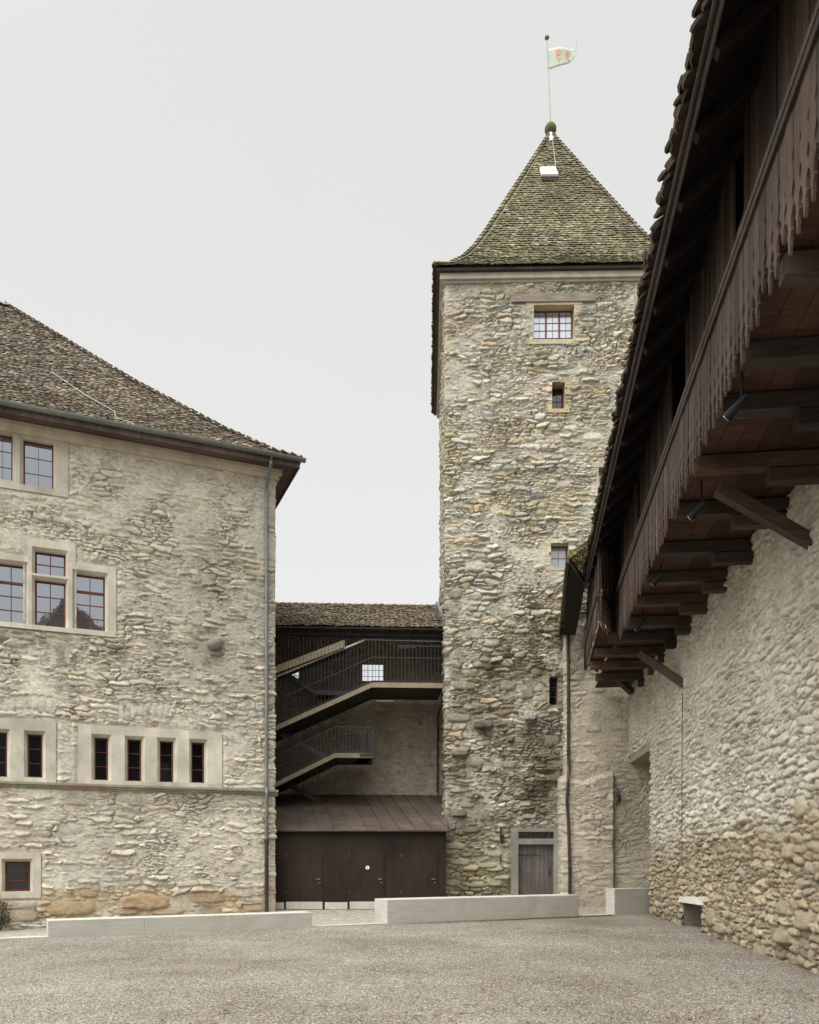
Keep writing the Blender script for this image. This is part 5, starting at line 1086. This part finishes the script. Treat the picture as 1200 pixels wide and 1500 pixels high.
# soffit boards and rafters
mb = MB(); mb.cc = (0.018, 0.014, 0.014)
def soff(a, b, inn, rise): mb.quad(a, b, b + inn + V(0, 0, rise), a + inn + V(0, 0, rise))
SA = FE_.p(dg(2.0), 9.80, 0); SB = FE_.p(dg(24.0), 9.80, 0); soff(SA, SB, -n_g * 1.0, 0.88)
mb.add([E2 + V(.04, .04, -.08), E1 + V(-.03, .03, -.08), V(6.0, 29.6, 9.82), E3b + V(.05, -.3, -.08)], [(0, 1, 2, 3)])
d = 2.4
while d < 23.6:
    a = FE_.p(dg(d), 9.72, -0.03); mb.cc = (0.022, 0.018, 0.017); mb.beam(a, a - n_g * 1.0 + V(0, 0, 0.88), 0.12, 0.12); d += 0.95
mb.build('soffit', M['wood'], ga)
mb = MB(); mb.cc = (0.09, 0.075, 0.065)
a = FE_.p(dg(2.0), 9.80, 0.0); b = FE_.p(dg(24.1), 9.80, 0.0); mb.beam(a, b, 0.025, 0.16); mb.beam(E2 + V(0, 0, -.06), E1 + V(0, 0, -.06), 0.03, 0.14); mb.beam(E2 + V(0, 0, -.06), E3 + V(0, 0, -.06), 0.03, 0.14); mb.build('fascia', M['wood'], ga)
gutter(FE_.p(dg(2.0), 9.80, 0.05), FE_.p(dg(24.2), 9.80, 0.05), 0.032, 'gutter', ga, M['copper'])
mb = MB(); mb.tube([E2 + V(-.03, 0, -.08), E3 + V(-.03, 0, -.08)], 0.05, 8); mb.build('bay_gutter', M['copper'], ga)
# inner wall and ceiling of the gallery keep its inside dark
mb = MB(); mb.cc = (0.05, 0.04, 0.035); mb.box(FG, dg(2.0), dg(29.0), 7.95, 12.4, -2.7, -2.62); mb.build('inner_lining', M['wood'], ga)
# spotlights hung below the floor
spots = [(1087, 592, 10.2, 'black spotlight under the gallery floor, nearest of four'), (1028, 745, 13.3, 'spotlight below the gallery beside the long timber brace'), (969, 846, 17.0, 'small spotlight midway along the gallery underside'), (942, 914, 20.2, 'small pale spotlight near the far end of the gallery')]
for (px, py, d, lb) in spots:
    q = rayat(px, py, d); q.z = max(q.z, 7.3)
    t = empty('spotlight', q + V(0, 0, 0.3), lb, 'spotlight', 'spotlights under the gallery')
    mb = MB(); mb.tube([q + V(0, 0, 7.9 - q.z), q + V(0, 0, 0.05)], 0.018, 6); mb.build('arm', M['lampblack'], t)
    mb = MB(); mb.tube([q + V(0.05, -0.05, 0.09), q + V(-0.1, 0.12, -0.06), q + V(-0.13, 0.15, -0.09)], [0.035, 0.06, 0.065], 12); mb.build('lamp_head', M['lampblack'], t)
    mb = MB(); mb.tube([q + V(-0.132, 0.152, -0.092), q + V(-0.135, 0.156, -0.095)], 0.052, 12); mb.build('lens', M['paleglass'], t)

# ================================================================== STONE BLOCK BENCHES
def block(u0, u1, h, dep, name, label, joints=(), tap=0.0):
    o = empty(name, FK.p((u0 + u1) / 2, 0, -dep / 2), label, 'bench', 'pale stone benches along the court edge')
    cuts = [u0] + list(joints) + [u1]
    for a, b in zip(cuts[:-1], cuts[1:]):
        mb = MB(); mb.cc = (1, 1, 1); mb.box(FK, a + 0.0006, b - 0.0006, -0.1, h, -dep, 0.012)
        q = mb.build('block', M['concrete'], o); bv = q.modifiers.new('edge', 'BEVEL'); bv.width = 0.010; bv.segments = 2
    return o
def uk(px):
    return FK.hit(px, 1300)[0]
block(uk(70), uk(457), 0.39, 0.55, 'stone_bench', 'long low pale stone bench in front of the left stone wing', joints=(uk(212), uk(340)))
block(uk(567), uk(848), 0.66, 0.80, 'stone_bench', 'higher long stone block in front of the tower door', joints=(uk(713),))
block(uk(900), uk(953.5), 0.82, 0.40, 'stone_bench', 'short tall stone block beside the rampart wall')

# ================================================================== SMALL FIXTURES
def fixture(F, px, y0, y1, n, label):
    u, z1 = F.hit(px, y0); _, z0 = F.hit(px, y1); o = empty('wall_lantern', F.p(u, z0, n), label, 'lantern')
    mb = MB(); mb.tube([F.p(u, z1, n), F.p(u, z1 - 0.05, n + 0.22), F.p(u + 0.02, z1 - 0.2, n + 0.26)], 0.016, 6); mb.tube([F.p(u, z1 + 0.05, n), F.p(u, z1 - 0.35, n)], 0.018, 6); mb.build('bracket', M['rust'], o)
    mb = MB(); zz = z1 - 0.2; mb.tube([F.p(u + .02, zz, n + .26), F.p(u + .02, zz - .08, n + .26), F.p(u + .02, zz - .3, n + .26), F.p(u + .02, zz - .38, n + .26)], [0.03, 0.085, 0.06, 0.02], 8); mb.build('lamp_body', M['rust'], o)
    mb = MB(); mb.tube([F.p(u, z0 + 0.15, n), F.p(u, z0, n + 0.04)], 0.03, 6); mb.build('wall_hook', M['rust'], o)
    return o
fixture(FT, 733, 1213, 1262, 0.1, 'dark iron lantern on the tower wall left of the door')
fixture(FW, 903, 1155, 1180, 0.05, 'small iron lantern hanging on the wall above the short stone block')
# shrub at the left edge
sx_, sz_ = FL.hit(2, 1345); base_ = FL.p(sx_, paving_z(*FL.p(sx_, 0, 0.3)[:2]), 0.3)
shb = empty('shrub', base_, 'small dark shrub against the foot of the left stone wing', 'shrub')
mb = MB(); mb.cc = (0.08, 0.06, 0.04)
for k in range(7): a = R.random() * 6.28; mb.tube([base_, base_ + V(math.cos(a) * .1, math.sin(a) * .1, .35), base_ + V(math.cos(a) * .18, math.sin(a) * .18, .75 + R.random() * .2)], [.012, .009, .004], 5)
mb.build('stem', M['plant'], shb)
mb = MB()
for k in range(420):
    a = R.random() * 6.28; rr = 0.26 * math.sqrt(R.random()); p = base_ + V(math.cos(a) * rr, math.sin(a) * rr, 0.12 + R.random() * 0.85 * (1 - rr)); e = Vector((R.random() - .5, R.random() - .5, R.random() - .3)).normalized() * 0.05; f_ = e.cross(Vector((R.random() - .5, R.random() - .5, R.random() - .5)).normalized()) * 0.5
    v = 0.6 + R.random() * 0.8; mb.cc = (0.05 * v, 0.055 * v, 0.035 * v); mb.quad(p, p + e * .6 + f_, p + e * 1.4, p + e * .6 - f_)
mb.build('leaves', M['plant'], shb)

# fallen leaves and loose pebbles
mb = MB()
def leaf(x, y, s):
    a = R.random() * 6.28; c, s_ = math.cos(a), math.sin(a); z = 0.022 + R.random() * 0.01
    pts = [(-1, 0, 0.1), (-.3, .5, 0.25), (.5, .4, .15), (1, 0, .35), (.5, -.4, .2), (-.3, -.5, .05)]
    k = R.choice([(0.21, 0.10, 0.055), (0.16, 0.08, 0.045), (0.25, 0.14, 0.075), (0.11, 0.06, 0.04), (0.29, 0.21, 0.11), (0.07, 0.045, 0.035)]); v = 0.8 + 0.4 * R.random(); mb.cc = tuple(q * v for q in k)
    mb.add([(x + (px * c - py * s_) * s, y + (px * s_ + py * c) * s, z + pz * s * 0.6) for px, py, pz in pts], [(0, 1, 2, 3, 4, 5)])
for k in range(1300):
    y = 8.2 + 14 * R.random() ** 1.3; x = (R.random() ** 0.7 * 1.0 - 0.42) * y * 0.95 + 0.3
    if (Vector((x, y, 0)) - K0).dot(kn) > 0.1 and x < 5.8: leaf(x, y, 0.02 + R.random() * 0.028)
for k in range(1300):
    u = uk(590) + (uk(895) - uk(590)) * R.random() ** 0.7; p = FK.p(u, 0, 0.03 + abs(R.gauss(0, 0.10)))
    leaf(p.x, p.y, 0.02 + R.random() * 0.022)
for k in range(250):
    d = 13 + 12 * R.random(); q = FR.p(FR.hit(600 + 1200 * (7.57 - .0977 * (25.6 - d)) / d, 1300)[0], 0, 0.12 + abs(R.gauss(0, .25))); leaf(q.x, q.y, 0.02 + R.random() * 0.02)
tag(mb.build('fallen_leaves', M['leaf']), 'scattered brown and orange fallen leaves on the gravel', 'leaves', kind='stuff')
M['pebble'] = mat('pebble', rough=0.9, noise=(30, 30, 30), amt=0.15, bump=0.1, use_col=True)
rng = np.random.default_rng(3); NP = 26000
yy = 7.8 + 13.0 * rng.random(NP) ** 1.5; xx = (rng.random(NP) - 0.5) * yy * 1.1; ok = ((xx - K0.x) * kn.x + (yy - K0.y) * kn.y > 0.05) & (xx < 5.9 + 0.0977 * (yy - 12.6)); xx = xx[ok]; yy = yy[ok]; n = len(xx)
s = (0.005 + 0.007 * rng.random(n) ** 2) * (0.7 + yy / 20); zg = 0.03 * (fbm(xx * 0.5, yy * 0.5, 5, 4) - 0.5) * np.clip(((xx - K0.x) * kn.x + (yy - K0.y) * kn.y) / 1.5, 0, 1)
oct_ = np.array([(1, 0, 0), (0, 1, 0), (-1, 0, 0), (0, -1, 0), (0, 0, 0.7), (0, 0, -0.5)], float)
ang = rng.random(n) * 6.28; sxx = s * (0.8 + 0.6 * rng.random(n)); ox = oct_[None, :, 0] * sxx[:, None]; oy = oct_[None, :, 1] * s[:, None]
Vp = np.stack([xx[:, None] + ox * np.cos(ang)[:, None] - oy * np.sin(ang)[:, None], yy[:, None] + ox * np.sin(ang)[:, None] + oy * np.cos(ang)[:, None], zg[:, None] + 0.004 + oct_[None, :, 2] * s[:, None]], -1).reshape(-1, 3)
fo = np.array([(0, 1, 4), (1, 2, 4), (2, 3, 4), (3, 0, 4), (1, 0, 5), (2, 1, 5), (3, 2, 5), (0, 3, 5)]); Fp = (fo[None] + 6 * np.arange(n)[:, None, None]).reshape(-1, 3)
pc = pal(rng.random(n), [(0.20, 0.18, 0.16), (0.30, 0.28, 0.25), (0.42, 0.40, 0.37), (0.40, 0.38, 0.35), (0.26, 0.21, 0.17), (0.36, 0.33, 0.29), (0.47, 0.45, 0.42)]); Cp = np.repeat(pc, 6, axis=0)
tag(link_mesh('loose_gravel', Vp, Fp, M['pebble'], None, Cp), 'loose grey and white pebbles strewn over the court', 'gravel', kind='stuff')

# ================================================================== BUILDING BEHIND THE VIEWPOINT (seen mirrored in the window panes of the left wing)
FKp = Frame((5.3, -23.0, 0), (1, 0, 0), (0, 1, 0)); kp_ = empty('keep', (11.3, -28, 0), 'dark tiled keep roof mirrored in the middle windows of the left wing', 'building')
mb = MB(); mb.cc = (0.33, 0.30, 0.25)
mb.box(FKp, 0, 12, -0.4, 19.0, -12, 0); mb.build('wall', M['stone'], kp_)
mb = MB(); a0 = V(4.8, -22.5, 19.0); pk = [(0, 0), (1.0, 0.5), (6.45, 7.6)]
for base, d1, d2 in ((a0, V(1, 0, 0), V(0, -1, 0)), (a0, V(0, -1, 0), V(1, 0, 0)), (a0 + V(13, 0, 0), V(0, -1, 0), V(-1, 0, 0)), (a0 + V(0, -13, 0), V(1, 0, 0), V(0, 1, 0))): tile_face(mb, base, d1, d2, 13, pk, True, True, tw=0.45, ex=0.4, cols=GT)
mb.build('roof', M['darktile'], kp_)
